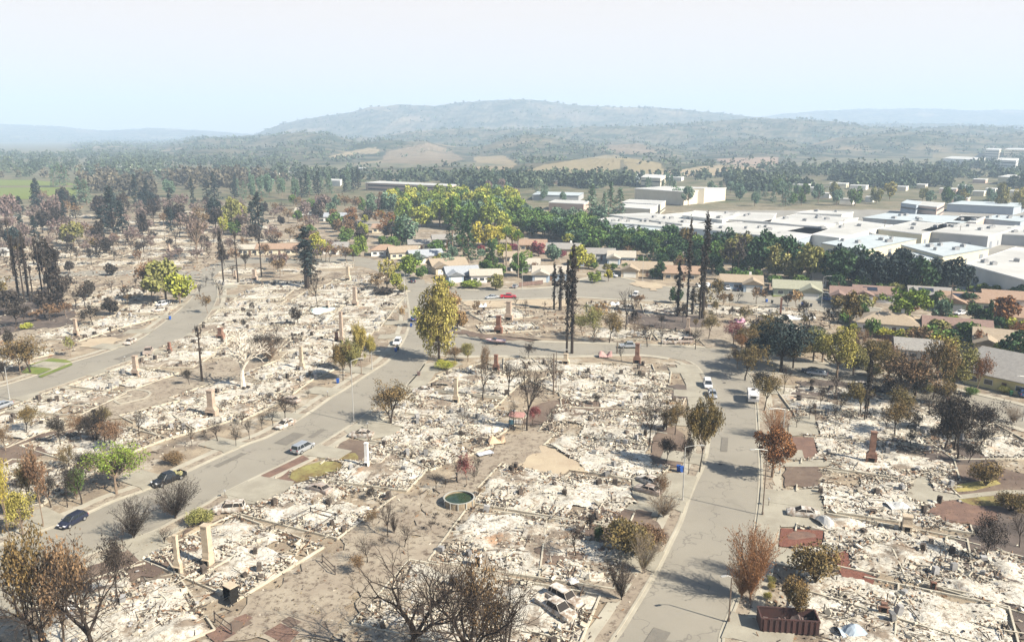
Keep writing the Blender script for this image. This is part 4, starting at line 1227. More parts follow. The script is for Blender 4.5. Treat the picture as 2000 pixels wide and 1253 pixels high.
H_(1735,652,17,11,-22,'white','tan','tan hipped house with white walls behind the green trees',hip=1,ch=1)
H_(1868,665,17,11,-24,'blue','pink','pink brown roofed blue house with dark framed gable',wing=-1,gd=0)
H_(1955,690,13,11,-28,'tan','tan','tan roofed dark walled house behind the green walled house',wing=-1)
H_(1948,762,15,19,-52,'yellow','grey','green yellow walled house with long grey roof at right edge',hz=3.2)
H_(1795,706,11,9,-20,'grey','grey','plain grey roofed house behind the scorched street trees')
H_(2010,640,14,10,-25,'tan','brown','brown roofed house cut by the right picture edge')
H_(1960,600,12,9,-22,'pink','brown','low brown roofed house behind the orange tree')
H_(1262,540,20,11,-12,'tan','tan','wide tan roofed house beside the small spruce pair',wing=-1)
H_(1330,548,14,10,-12,'tan','brown','long tan house behind the three charred redwoods')
H_(1213,515,12,10,-10,'blue','pale','blue gabled house facing the bulb of the street',wing=-1)
H_(1170,508,14,9,-8,'grey','grey','grey roofed house left of the blue gabled house',wing=0)
H_(1140,520,9,8,-8,'blue','grey','small grey house behind the drooping yellow tree')
H_(1100,498,16,10,-6,'tan','grey','long grey roofed house right of the red maple',ch=1)
H_(1040,490,13,10,-6,'tan','brown','brown roofed house behind the red maple')
H_(1075,548,14,10,-4,'blue','pale','pale roofed blue grey house beside the wooden fence',wing=-1)
H_(1025,530,12,9,-4,'white','pale','pale roofed house half behind the palm trunks')
H_(905,548,13,10,14,'blue','blue','white fronted blue roofed house at the crossing',wing=-1,ch=0)
H_(950,552,12,8,6,'white','pale','white house with flat pale carport roof')
H_(880,532,15,11,20,'tan','tan','tan roofed house with many gables behind the crossing',wing=-1)
H_(835,512,15,10,20,'tan','blue','blue grey roofed house behind the tan gables',wing=-1)
H_(790,505,13,10,16,'cream','tan','tan roofed house behind the bright green hedge')
H_(752,500,13,9,10,'white','brown','brown hipped house left of the bright green hedge',hip=1)
H_(820,488,11,8,10,'cream','grey','grey roofed cottage left of the round green tree')
H_(870,478,13,9,10,'grey','grey','grey house hidden behind the dark spruce pair')
H_(655,495,12,9,8,'white','grey','grey roofed house with white gable by the turning circle',wing=1)
H_(540,498,19,9,4,'cream','brown','long brown roofed house among scorched trees')
H_(485,498,10,7,2,'cream','pale','small cream house with light roof left of the long brown roof')
H_(655,432,16,10,0,'white','blue','distant white house with steep blue roof')
H_(750,455,14,9,0,'cream','brown','distant cream house behind the olive trees')
H_(595,420,14,9,0,'white','pale','distant white house beside the orange tree')
H_(1008,514,11,8,-6,'tan','tan','tan roofed house between palms and red maple')
# ================================================================ industrial halls, from the four roof corners
M_wroof=mk_speck('white membrane roof',(.47,.47,.45),(.36,.36,.345),.03,(.27,.27,.26),.62,.75); M_groof=mat('grey metal roof',(.42,.47,.48),(.36,.40,.42),scale=.2,rough=.6)
IW={'cream':(.60,.55,.40),'white':(.66,.65,.60),'grey':(.36,.37,.38),'pink':(.50,.38,.32),'blue':(.33,.38,.43),'stone':(.62,.56,.44)}
M_unit=mat('rooftop metal',(.30,.31,.32),(.22,.22,.22),scale=2,rough=.7); M_idoor=mat('roller door',(.20,.22,.25),rough=.6); M_roofedge=mat('roof edge',(.24,.27,.28),rough=.7)
def hall(px,h,wc,rc,look,units=0,doors=0,group='industrial halls',seed=1,name='warehouse',win=0):
    
    if 8<=seed<=24:
        mx_,my_=sum(p[0] for p in px)/4,sum(p[1] for p in px)/4; px=[(mx_+(x-mx_)*1.14,my_+(y-my_)*1.14) for x,y in px]
    P=[G(x,y,h) for x,y in px]; a=sum(P[i].x*P[(i+1)%4].y-P[(i+1)%4].x*P[i].y for i in range(4))
    if a<0: P=P[::-1]
    c=sum(P,Vector())/4; c.z=0; L=[(p.x-c.x,p.y-c.y) for p in P]; e=empty(name,c); rg=random.Random(seed)
    b=MB(); b.prism(L,0,h-.25); b.build('wall',mat('hall wall '+wc,IW[wc],tuple(v*.9 for v in IW[wc]),scale=.2,rough=.8),e)
    O=[(x*1.012,y*1.012) for x,y in L]; r=MB(); r.prism(O,h-.25,h); ro=r.build('roof',M_wroof if rc=='w' else M_groof,e)
    q=MB(); 
    for i in range(4):
        p0,p1=O[i],O[(i+1)%4]; dx,dy=p1[0]-p0[0],p1[1]-p0[1]; l=math.hypot(dx,dy); q.box(((p0[0]+p1[0])/2,(p0[1]+p1[1])/2,h-.18),(l+.1,.14,.50),math.atan2(dy,dx))
    q.build('parapet',M_roofedge if rc!='w' else M_trim,ro)
    for k in range(units+(3 if 2<=seed<=24 else 0)):
        u,v=rg.uniform(.12,.88),rg.uniform(.15,.85); x=(L[0][0]*(1-u)+L[1][0]*u)*(1-v)+(L[3][0]*(1-u)+L[2][0]*u)*v; y=(L[0][1]*(1-u)+L[1][1]*u)*(1-v)+(L[3][1]*(1-u)+L[2][1]*u)*v
        q=MB(); s=rg.uniform(1.6,3); q.box((x,y,h+.6),(s,s*.8,1.2),rg.random()); q.box((x+.3,y,h+1.3),(s*.5,s*.5,.25),0); q.build('rooftop_unit',M_unit,ro)
    # doors on the sides that face the camera
    for i in range(4):
        p0,p1=L[i],L[(i+1)%4]; dx,dy=p1[0]-p0[0],p1[1]-p0[1]; l=math.hypot(dx,dy); nx,ny=dy/l,-dx/l; mxp,myp=(p0[0]+p1[0])/2+c.x,(p0[1]+p1[1])/2+c.y
        if nx*mxp+ny*myp>0 or l<10: continue
        n=min(8,int(l/11)) if doors else 0
        for k in range(n):
            t=(k+.5)/n; x,y=p0[0]+dx*t+nx*.05,p0[1]+dy*t+ny*.05
            q=MB(); q.box((x,y,1.9),(3.4 if (k%2==0) else 1.4,.16,3.6 if k%2==0 else 2.2),math.atan2(dy,dx)); q.build('loading_door',M_idoor,e)
        for f in range(win):
            q=MB(); zz=1.7+f*(h-.5)/win; q.box(((p0[0]+p1[0])/2+nx*.05,(p0[1]+p1[1])/2+ny*.05,zz),(l*.94,.16,1.3),math.atan2(dy,dx)); q.build('window_band',M_glass,e)
    tag(e,look,'warehouse' if name=='warehouse' else 'building',group,exact=True); return e
W=hall
W([(1888,515),(2010,548),(2110,500),(1985,482)],8,'white','w','grey white warehouse with rooftop fans at right edge',units=7,doors=1,seed=2)
W([(1760,478),(1842,500),(1932,484),(1860,472)],6,'cream','g','low cream hall with pale grey roof and roller doors',units=2,doors=1,seed=3)
W([(1225,426),(1500,466),(1650,440),(1360,413)],4.6,'white','w','low linking roof that joins the white halls into one band',units=12,seed=60)
W([(1742,497),(1800,510),(1844,502),(1786,492)],4.5,'cream','g','small cream hall tucked behind the dark tree row',seed=4)
W([(1605,474),(1683,488),(1790,466),(1700,458)],6,'cream','g','cream hall with long grey roof and green eaves',units=2,doors=1,seed=5)
W([(1798,450),(1930,461),(1996,442),(1850,434)],7,'grey','w','grey walled hall with a white roof at the far right',units=3,doors=1,seed=6)
W([(1932,455),(2040,461),(2060,448),(1985,440)],6,'grey','w','light grey hall cut by the right edge of the picture',seed=7)
W([(1500,467),(1552,473),(1560,462),(1510,455)],6,'blue','g','pale blue roofed hall behind the dark oaks',seed=8)
W([(1350,443),(1545,464),(1600,447),(1400,432)],7,'blue','w','broad white roofed warehouse behind the charred redwoods',units=3,doors=1,seed=9)
W([(1205,420),(1330,436),(1440,432),(1270,417)],7,'white','w','long white warehouse with pale blue wall, leftmost big roof',units=3,seed=10)
W([(1160,431),(1330,444),(1346,436),(1215,424)],6,'white','w','low white hall with a row of rooftop units',units=10,seed=11)
W([(1140,442),(1190,450),(1240,440),(1190,435)],5,'blue','g','pale blue roofed shed, left one of two behind the tree belt',seed=12)
W([(1196,450),(1250,456),(1285,446),(1240,440)],5,'blue','g','pale blue roofed shed, right one of two behind the tree belt',seed=13)
W([(1276,452),(1330,458),(1350,452),(1300,447)],5,'white','w','white shed roof between the dark oaks',seed=14)
W([(1340,420),(1408,428),(1436,417),(1362,412)],9,'white','w','tall white hall with a dark side opening at the back',seed=15)
W([(1410,426),(1500,432),(1510,417),(1445,415)],8,'white','w','white hall with tall door bays in the middle',doors=1,seed=16)
W([(1500,432),(1600,441),(1664,426),(1560,419)],8,'white','w','largest white roof sloping up to the right',units=2,seed=17)
W([(1550,450),(1640,462),(1730,440),(1650,430)],7,'white','w','white hall in front of the largest sloping roof',doors=1,units=2,seed=18)
W([(1642,462),(1700,468),(1728,460),(1680,454)],5,'blue','w','low loading bay hall with blue shade side',doors=1,seed=19)
W([(1725,446),(1800,455),(1856,440),(1790,432)],7,'cream','w','cream white hall left of the parked trailer row',doors=1,seed=20)
W([(1700,425),(1860,436),(1905,424),(1740,417)],7,'grey','g','long grey roofed hall behind the cream ones',units=2,seed=21)
W([(1865,430),(1905,433),(1920,424),(1880,421)],7,'pink','w','sand pink hall behind the grey roofed one',seed=22)
W([(1920,426),(1990,432),(2010,424),(1950,420)],6,'blue','g','small dark hall with shiny roof at far right',units=2,seed=23)
W([(1560,415),(1640,418),(1660,414),(1590,411)],6,'white','w','thin white roofed hall beside the far trees',seed=24)
W([(1240,368),(1336,374.5),(1418,367),(1300,363.5)],11,'stone','w','white hall with tall bright stone wall in the distance',seed=25,group='distant buildings')
W([(1344,367),(1376,367.5),(1380,365.5),(1350,365)],13,'stone','w','small penthouse block on the far stone hall',seed=26,group='distant buildings')
W([(1215,395),(1290,399),(1300,392),(1230,389)],7,'stone','w','low sandy building with white roof behind green trees',seed=27,group='distant buildings',name='office_building',win=1)
W([(1205,404),(1270,408),(1285,400),(1220,397)],7,'stone','w','low peach building in front of the sandy one',seed=28,group='distant buildings',name='office_building',win=1)
W([(1072,395),(1140,398),(1150,392),(1085,390)],6,'pink','w','pale pink roofed hall behind the bright green grove',seed=29,group='distant buildings')
W([(1040,380),(1130,382),(1140,376),(1050,374)],5,'grey','g','low mauve grey hall in the distance',seed=30,group='distant buildings')
W([(714,356.5),(876,363),(896,360),(744,353.5)],8,'pink','w','long pink office building with banded windows',seed=31,win=2,group='distant buildings',name='office_building')
W([(1195,340),(1240,343),(1250,338),(1205,336)],9,'blue','w','distant blue grey office block left of the field',seed=32,win=2,group='distant buildings',name='office_building')
W([(1252,346),(1290,348),(1300,342),(1262,340)],11,'stone','w','distant white office block below the tan field',seed=33,win=2,group='distant buildings',name='office_building')
W([(1775,398),(1830,404),(1845,396),(1790,392)],8,'pink','w','distant brown block behind the thin white roofs',seed=34,win=2,group='distant buildings',name='office_building')
W([(1760,396),(1790,400),(1800,394),(1772,390)],9,'blue','g','distant dark tower block left of the brown block',seed=35,win=2,group='distant buildings',name='office_building')
W([(1850,398),(1980,404),(2010,397),(1880,392)],6,'blue','g','long far shed with a pale blue roof',seed=36,group='distant buildings')
W([(640,352),(664,353),(668,350),(646,349)],6,'white','w','far white block among dark conifers',seed=37,group='distant buildings')
W([(1925,292),(1952,293),(1956,290),(1930,289)],22,'stone','w','left white hospital like block on the far hillside',seed=38,win=4,group='hillside buildings',name='office_building')
W([(1962,292),(2030,293),(2040,290),(1970,289)],22,'stone','w','right banded white block on the far hillside',seed=39,win=4,group='hillside buildings',name='office_building')
W([(1843,309),(1905,312),(1925,308),(1860,305)],10,'white','w','low white row on the hillside below the banded blocks',seed=40,win=1,group='hillside buildings',name='office_building')
W([(1945,312),(1985,314),(1990,309),(1955,308)],16,'white','w','white framed block on the hillside near the right edge',seed=41,win=3,group='hillside buildings',name='office_building')
W([(1950,345),(2060,349),(2070,344),(1970,341)],9,'cream','w','long cream building with dark base near the right edge',seed=42,win=1,group='hillside buildings',name='office_building')
W([(0,488),(17,488),(18,483),(2,483)],3,'white','w','white box van body left standing among the far ruins',seed=43,group='distant buildings')
FARB=random.Random(5)
for i,(x,y) in enumerate([(160,330),(185,327),(205,331),(225,326),(300,333),(325,331),(520,338),(560,336),(1000,350),(1080,352),(1110,349),(1480,362),(1510,365),(1545,360),(1575,366),(1620,358),(1660,362),(1700,357),(1745,364),(1790,360),(1835,368),(1870,362),(1900,373),(1925,368),(1600,377),(1640,388),(1690,384),(1860,386),(1960,372),(1985,380),(640,332),(680,328),(1300,346),(1900,350),(1440,356)]):
    w_=FARB.uniform(14,34); W([(x,y),(x+w_,y+.8),(x+w_+5,y-.9),(x+4,y-1.6)],4.5,FARB.choice(['white','stone','white','pink']),'w','', seed=50+i,group='small buildings far across the valley')
    o=PEND and None
for o in list(COL.objects):
    if o.get('label')=='' : PEND.append((o,'small pale building',None)); del o['label']
# ================================================================ vehicles
def carmat(n,c,rough=.3,metal=.3): return mat('car paint '+n,c,rough=rough,metal=metal,spec=.5)
PAINT={'navy':carmat('navy',(.025,.03,.055)),'black':carmat('black',(.015,.017,.02)),'silver':carmat('silver',(.42,.44,.46),metal=.5),'white':carmat('white',(.55,.55,.55),metal=0),
 'red':carmat('red',(.42,.02,.04),metal=0),'blue':carmat('blue',(.04,.10,.26)),'grey':carmat('grey',(.17,.18,.19)),'maroon':carmat('maroon',(.25,.02,.08),metal=0),
 'ash':mat('fire bleached steel',(.50,.48,.44),(.21,.16,.12),scale=1.5,rough=.85,lo=.42,hi=.6),'rust':mat('rusted steel',(.34,.30,.27),(.22,.15,.11),scale=1.8,rough=.9,lo=.4,hi=.7)}
M_tyre=mat('tyre rubber',(.02,.02,.02),rough=.85); M_rim=mat('wheel rim',(.45,.46,.47),rough=.35,metal=.7); M_int=mat('burned out interior',(.03,.027,.025),rough=1)
M_cglass=mat('car glass',(.02,.025,.03),rough=.06,spec=.8); M_lamp=mat('headlamp glass',(.75,.76,.78),rough=.15); M_tail=mat('tail lamp',(.35,.02,.02),rough=.3); M_plas=mat('dark plastic',(.03,.03,.032),rough=.7)
# side profiles: (x, z of the deck) along the body, cab: (x0,x1 base, x0,x1 roof, base z, roof z)
SH={'hatch':dict(L=4.4,W=1.76,deck=[(-2.2,.45,.72),(-2.1,.32,.88),(-1.2,.26,.98),(0,.24,.98),(1.0,.24,.96),(1.75,.28,.82),(2.12,.34,.66),(2.2,.42,.56)],cab=(-2.05,1.25,-1.55,.35,.96,1.50),wx=(1.35,-1.32)),
 'sedan':dict(L=4.8,W=1.80,deck=[(-2.4,.45,.80),(-2.3,.32,.98),(-1.5,.26,1.0),(0,.24,.96),(1.0,.24,.93),(1.9,.28,.82),(2.32,.34,.68),(2.4,.42,.58)],cab=(-1.75,1.15,-1.05,.30,.93,1.42),wx=(1.45,-1.42)),
 'van':dict(L=4.9,W=1.92,deck=[(-2.45,.45,.95),(-2.40,.35,1.08),(-1.2,.30,1.08),(0,.28,1.06),(1.2,.28,1.02),(1.95,.32,.92),(2.35,.38,.78),(2.45,.45,.62)],cab=(-2.38,1.45,-2.15,.65,1.05,1.74),wx=(1.5,-1.45)),
 'suv':dict(L=4.7,W=1.86,deck=[(-2.35,.5,1.0),(-2.3,.38,1.08),(-1.2,.34,1.08),(0,.32,1.06),(1.0,.32,1.05),(1.95,.36,.98),(2.3,.42,.86),(2.35,.48,.7)],cab=(-2.28,.95,-2.1,.40,1.05,1.72),wx=(1.4,-1.4)),
 'pickup':dict(L=5.7,W=1.98,deck=[(-2.85,.55,1.05),(-2.80,.45,1.08),(-.9,.40,1.08),(0,.38,1.08),(1.3,.38,1.06),(2.3,.42,1.0),(2.75,.46,.90),(2.85,.52,.70)],cab=(-.95,1.45,-.75,.75,1.06,1.78),wx=(1.9,-1.75))}
def vehicle(kind,x,y,dirpx,paint,look,burnt=False,name='parked_car',cat='car',group=None,z=0.03):
    s=SH[kind]; g=G(x,y); h=G(*dirpx); d=h-g; a=math.atan2(d.y,d.x); e=empty(name,(g.x,g.y,z),a); L,W_=s['L'],s['W']; hw=W_/2
    pm=PAINT[paint]; b=MB(); rings=[]
    for i,(px_,z0,z1) in enumerate(s['deck']):
        k=.86 if i in (0,len(s['deck'])-1) else (.96 if i in (1,len(s['deck'])-2) else 1); w_=hw*k; zb=z0+(z1-z0)*.55
        rings.append([(px_,-w_*.94,z0),(px_,-w_,zb*.9),(px_,-w_*.99,zb+.05),(px_,-w_*.92,z1-.02),(px_,-w_*.80,z1),(px_,w_*.80,z1),(px_,w_*.92,z1-.02),(px_,w_*.99,zb+.05),(px_,w_,zb*.9),(px_,w_*.94,z0)])
    if kind=='pickup':   # open bed behind the cab
        b.loft([r for r,dk in zip(rings,s['deck']) if dk[0]>=-.95],cap=True)
        for sy in (-1,1): b.box((-1.87,sy*hw*.93,.78),(1.94,.12,.62))
        b.box((-2.80,0,.78),(.10,W_*.9,.62)); b.box((-1.87,0,.52),(1.9,W_*.88,.10))
    else: b.loft(rings,cap=True)
    # wheel arches
    body=b.build('body',pm,e,smooth=False)
    x0,x1,t0,t1,zb,zt=s['cab']; w0,w1=hw*.90,hw*.74
    q=MB(); V=[(x0,-w0,zb),(x1,-w0,zb),(x1,w0,zb),(x0,w0,zb),(t0,-w1,zt-.04),(t1,-w1,zt-.04),(t1,w1,zt-.04),(t0,w1,zt-.04)]
    if burnt: V=[(v[0],v[1]*.93,v[2]) for v in V]
    q.add(V,[(0,1,5,4),(1,2,6,5),(2,3,7,6),(3,0,4,7),(4,5,6,7)]); q.build('windows' if not burnt else 'cabin_opening',M_int if burnt else M_cglass,e)
    q=MB(); q.loft([[(t0-.05,-w1*k,zt-.05),(t0-.05,w1*k,zt-.05),(t0-.02,w1*k*.9,zt+.02),(t0-.02,-w1*k*.9,zt+.02)] if i==0 else ([(t1+.05,-w1*k,zt-.05),(t1+.05,w1*k,zt-.05),(t1+.02,w1*k*.9,zt+.02),(t1+.02,-w1*k*.9,zt+.02)]) for i,k in enumerate((1.03,1.03))])
    for sy in (-1,1):
        for (bx,tx) in ((x0,t0),(x1,t1),((x0+x1)/2,(t0+t1)/2)) if kind!='pickup' else ((x0,t0),(x1,t1)):
            q.tubes([(bx,sy*w0*.99,zb)],[(tx,sy*w1*1.0,zt-.03)],[.05],[.045],4)
        if kind in('van','hatch','suv'): q.tubes([(x0*.5+x1*.5-1.1,sy*w0*.99,zb)],[((t0+t1)/2-.75,sy*w1,zt-.03)],[.045],[.045],4)
    q.build('roof',pm,e)
    for sy in (-1,1):
        for wx in s['wx']:
            r=.33 if kind in('hatch','sedan') else .38
            if burnt: r*=.72
            q=MB(); q.tube((wx,sy*(hw-.20),r),(wx,sy*(hw+.015),r),r,n=16); wh=q.build('wheel',M_tyre if not burnt else PAINT['rust'],e)
            q=MB(); q.tube((wx,sy*(hw-.02),r),(wx,sy*(hw+.03),r),r*.62,n=12); q.build('rim',M_rim if not burnt else PAINT['rust'],wh)
    if not burnt:
        zl=s['deck'][-2][2]
        for sy in (-1,1):
            q=MB(); q.box((L/2-.12,sy*hw*.66,zl-.04),(.22,.36,.16)); q.build('headlight',M_lamp,e)
            q=MB(); q.box((-L/2+.06,sy*hw*.74,s['deck'][1][2]-.14),(.14,.24,.24)); q.build('tail_light',M_tail,e)
            q=MB(); q.box((x1-.25,sy*(hw+.06),zb+.10),(.12,.18,.13)); q.build('mirror',pm,e)
        q=MB(); q.box((L/2-.04,0,.42),(.14,W_*.84,.20)); q.box((-L/2+.04,0,.45),(.14,W_*.84,.20)); q.build('bumper',M_plas,e)
        q=MB(); q.box((L/2+.035,0,.45),(.02,.42,.12)); q.box((-L/2-.035,0,.62),(.02,.42,.12)); q.build('number_plate',M_trim,e)
    tag(e,look,cat,group,exact=True); return e
V_=vehicle; GB='burned out vehicles'; GP='cars parked after the fire'
V_('hatch',143,1022,(110,1040),'navy','dark blue hatchback with silver flanks parked along the left kerb',group=GP)
V_('pickup',330,941,(290,957),'black','black pickup truck with yellow load in its bed by the left kerb',name='pickup_truck',cat='pickup truck',group=GP)
V_('van',592,880,(622,864),'silver','silver minivan seen from behind in the middle of the street',name='minivan',cat='minivan',group=GP)
V_('sedan',557,833,(535,843),'ash','white burned sedan at the kerb beside the bare street trees',True,'burned_car',group=GB)
V_('sedan',706,853,(685,852),'ash','white burned coupe on the drive above the brown lawn',True,'burned_car',group=GB)
V_('suv',448,999,(418,1001),'ash','burned pale suv at the mouth of the left driveway',True,'burned_car',group=GB)
V_('sedan',624,960,(600,952),'rust','grey burned sedan sunk in white ash beside the oval lawn',True,'burned_car',group=GB)
V_('suv',1104,1176,(1130,1190),'ash','burned white van shell, farther of the pair by the right street',True,'burned_car',group=GB)
V_('pickup',1086,1196,(1112,1212),'ash','burned white pickup shell, nearer of the pair by the right street',True,'burned_car',group=GB)
V_('sedan',1268,944,(1244,934),'ash','white burned sedan on the drive left of the right street',True,'burned_car',group=GB)
V_('sedan',1266,962,(1240,955),'rust','flattened rusty burned sedan in front of the white one',True,'burned_car',group=GB)
V_('sedan',1568,1007,(1540,1004),'ash','white burned sedan by the red mulch bed',True,'burned_car',group=GB)
V_('van',1382,755,(1386,770),'white','white topped van facing the camera at the shaded kerb',name='van',cat='van',group=GP)
V_('sedan',1391,774,(1396,790),'silver','small silver sedan parked in front of the white van',group=GP)
V_('pickup',1230,679,(1215,679),'silver','silver pickup truck on the cross street near the red stack',name='pickup_truck',cat='pickup truck',group=GP)
V_('sedan',826,767,(808,767),'ash','pale burned car below the street corner',True,'burned_car',group=GB)
V_('sedan',254,671,(242,677),'ash','white burned sedan at the kerb of the far left street',True,'burned_car',group=GB)
V_('van',318,597,(305,600),'white','white van under the big olive tree',name='van',cat='van',group=GP)
V_('sedan',311,608,(300,610),'ash','burned white car in front of the white van',True,'burned_car',group=GB)
V_('pickup',993,582,(1006,582),'red','red pickup truck on the far cross street',name='pickup_truck',cat='pickup truck',group=GP)
V_('sedan',961,583,(950,584),'silver','silver car behind the red pickup truck',group=GP)
V_('suv',1241,579,(1238,582),'white','white car on the street left of three charred redwoods',group=GP)
V_('sedan',808,625,(812,614),'blue','pale blue car in the street left of the poplar',group=GP)
V_('sedan',1617,587,(1628,588),'blue','bright blue car on the right cross street',group=GP)
V_('sedan',1612,579,(1622,580),'white','white car just behind the bright blue car',group=GP)
V_('sedan',1421,565,(1424,571),'white','white car on the drive of the blue grey house',group=GP)
V_('sedan',1452,569,(1462,569),'black','black car on the drive of the blue grey house',group=GP)
V_('van',1676,708,(1664,705),'white','white van behind the golden street tree',name='van',cat='van',group=GP)
V_('sedan',1688,757,(1704,760),'ash','burned white car behind the black trunk pair',True,'burned_car',group=GB)
V_('pickup',1728,768,(1744,771),'navy','dark blue pickup in the shade of the burned tree',name='pickup_truck',cat='pickup truck',group=GP)
V_('sedan',1876,614,(1862,616),'white','white car before the pale green house',group=GP)
V_('hatch',1682,612,(1690,612),'maroon','maroon car beside the tan hipped house',group=GP)
V_('suv',776,672,(770,680),'white','white car on the drive left of the poplar',group=GP)
V_('suv',1308,671,(1300,671),'ash','burned white truck on the drive of the cross street',True,'burned_car',group=GB)
V_('suv',1338,670,(1328,670),'rust','rusty burned car in the shade beside the white one',True,'burned_car',group=GB)
V_('sedan',567,786,(555,784),'rust','rusty car roof under the bare street tree',True,'burned_car',group=GB)
V_('sedan',806,551,(802,546),'navy','dark car at the far bend of the middle street',group=GP)
V_('suv',437,507,(428,507),'black','black car on the far left cross street',group=GP)
V_('suv',530,511,(538,511),'grey','grey car in front of the long brown roof',group=GP)
V_('sedan',1585,728,(1570,726),'navy','dark blue car under the golden street tree',group=GP)
V_('sedan',1596,733,(1582,731),'silver','silver car nearer than the dark blue one under the golden tree',group=GP)
V_('sedan',2,797,(-8,800),'silver','pale blue burned car at the left picture edge',group=GB)
V_('pickup',290,690,(296,680),'rust','burned truck wreck standing across the far left street',True,'burned_truck','pickup truck',group=GB)
V_('sedan',1743,470,(1750,473),'black','black car parked beside the cream hall',group='cars in the works yard')
V_('sedan',1752,472,(1758,475),'grey','grey car parked beside the black one in the works yard',group='cars in the works yard')
V_('sedan',1720,469,(1727,471),'white','white car at the corner of the cream hall',group='cars in the works yard')
V_('suv',1195,541,(1204,542),'white','white car on the drive of the blue gabled house',group=GP)
V_('sedan',1006,562,(1010,559),'silver','grey car beside the wooden fence',group=GP)
V_('sedan',890,548,(893,541),'black','black car under the blue gable at the crossing',group=GP)
V_('suv',1996,772,(1990,764),'blue','blue car at the right picture edge by the green walled house',group=GP)
for i,(x,y,k,c,l) in enumerate([(1822,474,'van','white','white camper van, left of three by the grey hall'),(1836,475,'van','white','white camper van, middle of three by the grey hall'),(1850,477,'van','white','white camper van, right of three by the grey hall'),
 (1560,470,'van','silver','silver van between the works halls'),(1585,474,'van','white','white van beside the stacked works tanks'),(1606,476,'sedan','grey','grey car beside the white works van'),(1730,474,'suv','navy','dark blue car nearest the cream hall corner'),
 (1925,505,'van','white','white van before the rooftop fan warehouse'),(1905,500,'suv','black','black car before the rooftop fan warehouse'),(1880,498,'sedan','silver','silver car left of the black one in the works yard')]):
    V_(k,x,y,(x+8,y+(2 if i%2 else -1)),c,l,name='van' if k=='van' else 'parked_car',cat='van' if k=='van' else 'car',group='vehicles in the works yard')
# load in the black pickup
g=G(347,935); b=MB(); rg=np.random.default_rng(4)
n=7; b.boxes(np.stack([rg.uniform(-.7,.7,n),rg.uniform(-.5,.5,n),rg.uniform(0,.25,n)],1),rg.uniform(.25,.6,(n,3)),rg.uniform(-.4,.4,(n,3)))
o=b.build('load',mat('yellow bags',(.30,.28,.12),(.20,.19,.13),scale=2),None,loc=(g.x,g.y,.85)); tag(o,'heap of yellow bags in the bed of the black pickup','bags',exact=True)
# camper trailer
def camper():
    g=G(1470,782); d=G(1466,760)-g; a=math.atan2(d.y,d.x); e=empty('camper_trailer',(g.x,g.y,.03),a); W_=1.15
    b=MB(); prof=[(-2.6,.55),(-2.75,1.2),(-2.55,2.0),(-2.0,2.45),(1.4,2.5),(2.3,2.1),(2.7,1.4),(2.6,.55)]
    b.loft([[(x,s*W_,z) for x,z in prof] for s in (-1,-.0,1)]); b.build('body',PAINT['white'],e)
    q=MB(); q.box((-2.70,0,1.6),(.18,1.1,.5)); q.build('rear_window',M_cglass,e)
    for s in (-1,1):
        q=MB(); q.box((.8,s*(W_+.01),1.6),(1.0,.06,.5)); q.build('side_window',M_cglass,e)
        q=MB(); q.tube((0,s*(W_-.1),.36),(0,s*(W_+.03),.36),.36,n=14); q.build('wheel',M_tyre,e)
    q=MB(); q.box((0,0,2.6),(.7,.6,.2)); q.build('roof_vent',M_plas,e); q=MB(); q.box((3.1,0,.5),(1.0,.12,.1)); q.build('drawbar',M_plas,e)
    tag(e,'white rounded camper trailer parked at the right kerb under dark trees','trailer',exact=True)
camper()
def boat():
    g=G(968,672); e=empty('boat_on_trailer',(g.x,g.y,.03),R(174)); b=MB(); rings=[]
    for i in range(9):
        t=i/8; x=-2.8+5.6*t; w=1.05*(1-max(0,t-.45)**2*3.1); w=max(w,.04); z=1.25+.25*t*t; rings.append([(x,-w,z),(x,-w*.75,.75+.3*t*t),(x,0,.55+.55*t**3),(x,w*.75,.75+.3*t*t),(x,w,z),(x,w*.85,z-.05),(x,-w*.85,z-.05)])
    b.loft(rings); b.build('hull',mat('faded pink hull',(.55,.36,.36),(.62,.50,.50),scale=1,rough=.5),e)
    q=MB(); q.box((.2,0,1.55),(1.0,1.3,.45),ry=-.3); q.build('windscreen',M_cglass,e)
    q=MB(); q.box((0,0,.50),(5.2,.9,.10)); q.box((3.4,0,.5),(1.4,.1,.1)); q.build('trailer_frame',M_plas,e)
    for s in (-1,1):
        q=MB(); q.tube((-.5,s*.85,.32),(-.5,s*1.02,.32),.32,n=12); q.build('wheel',M_tyre,e)
    tag(e,'pink boat on its trailer in the shade of the cross street','boat',exact=True)
boat()
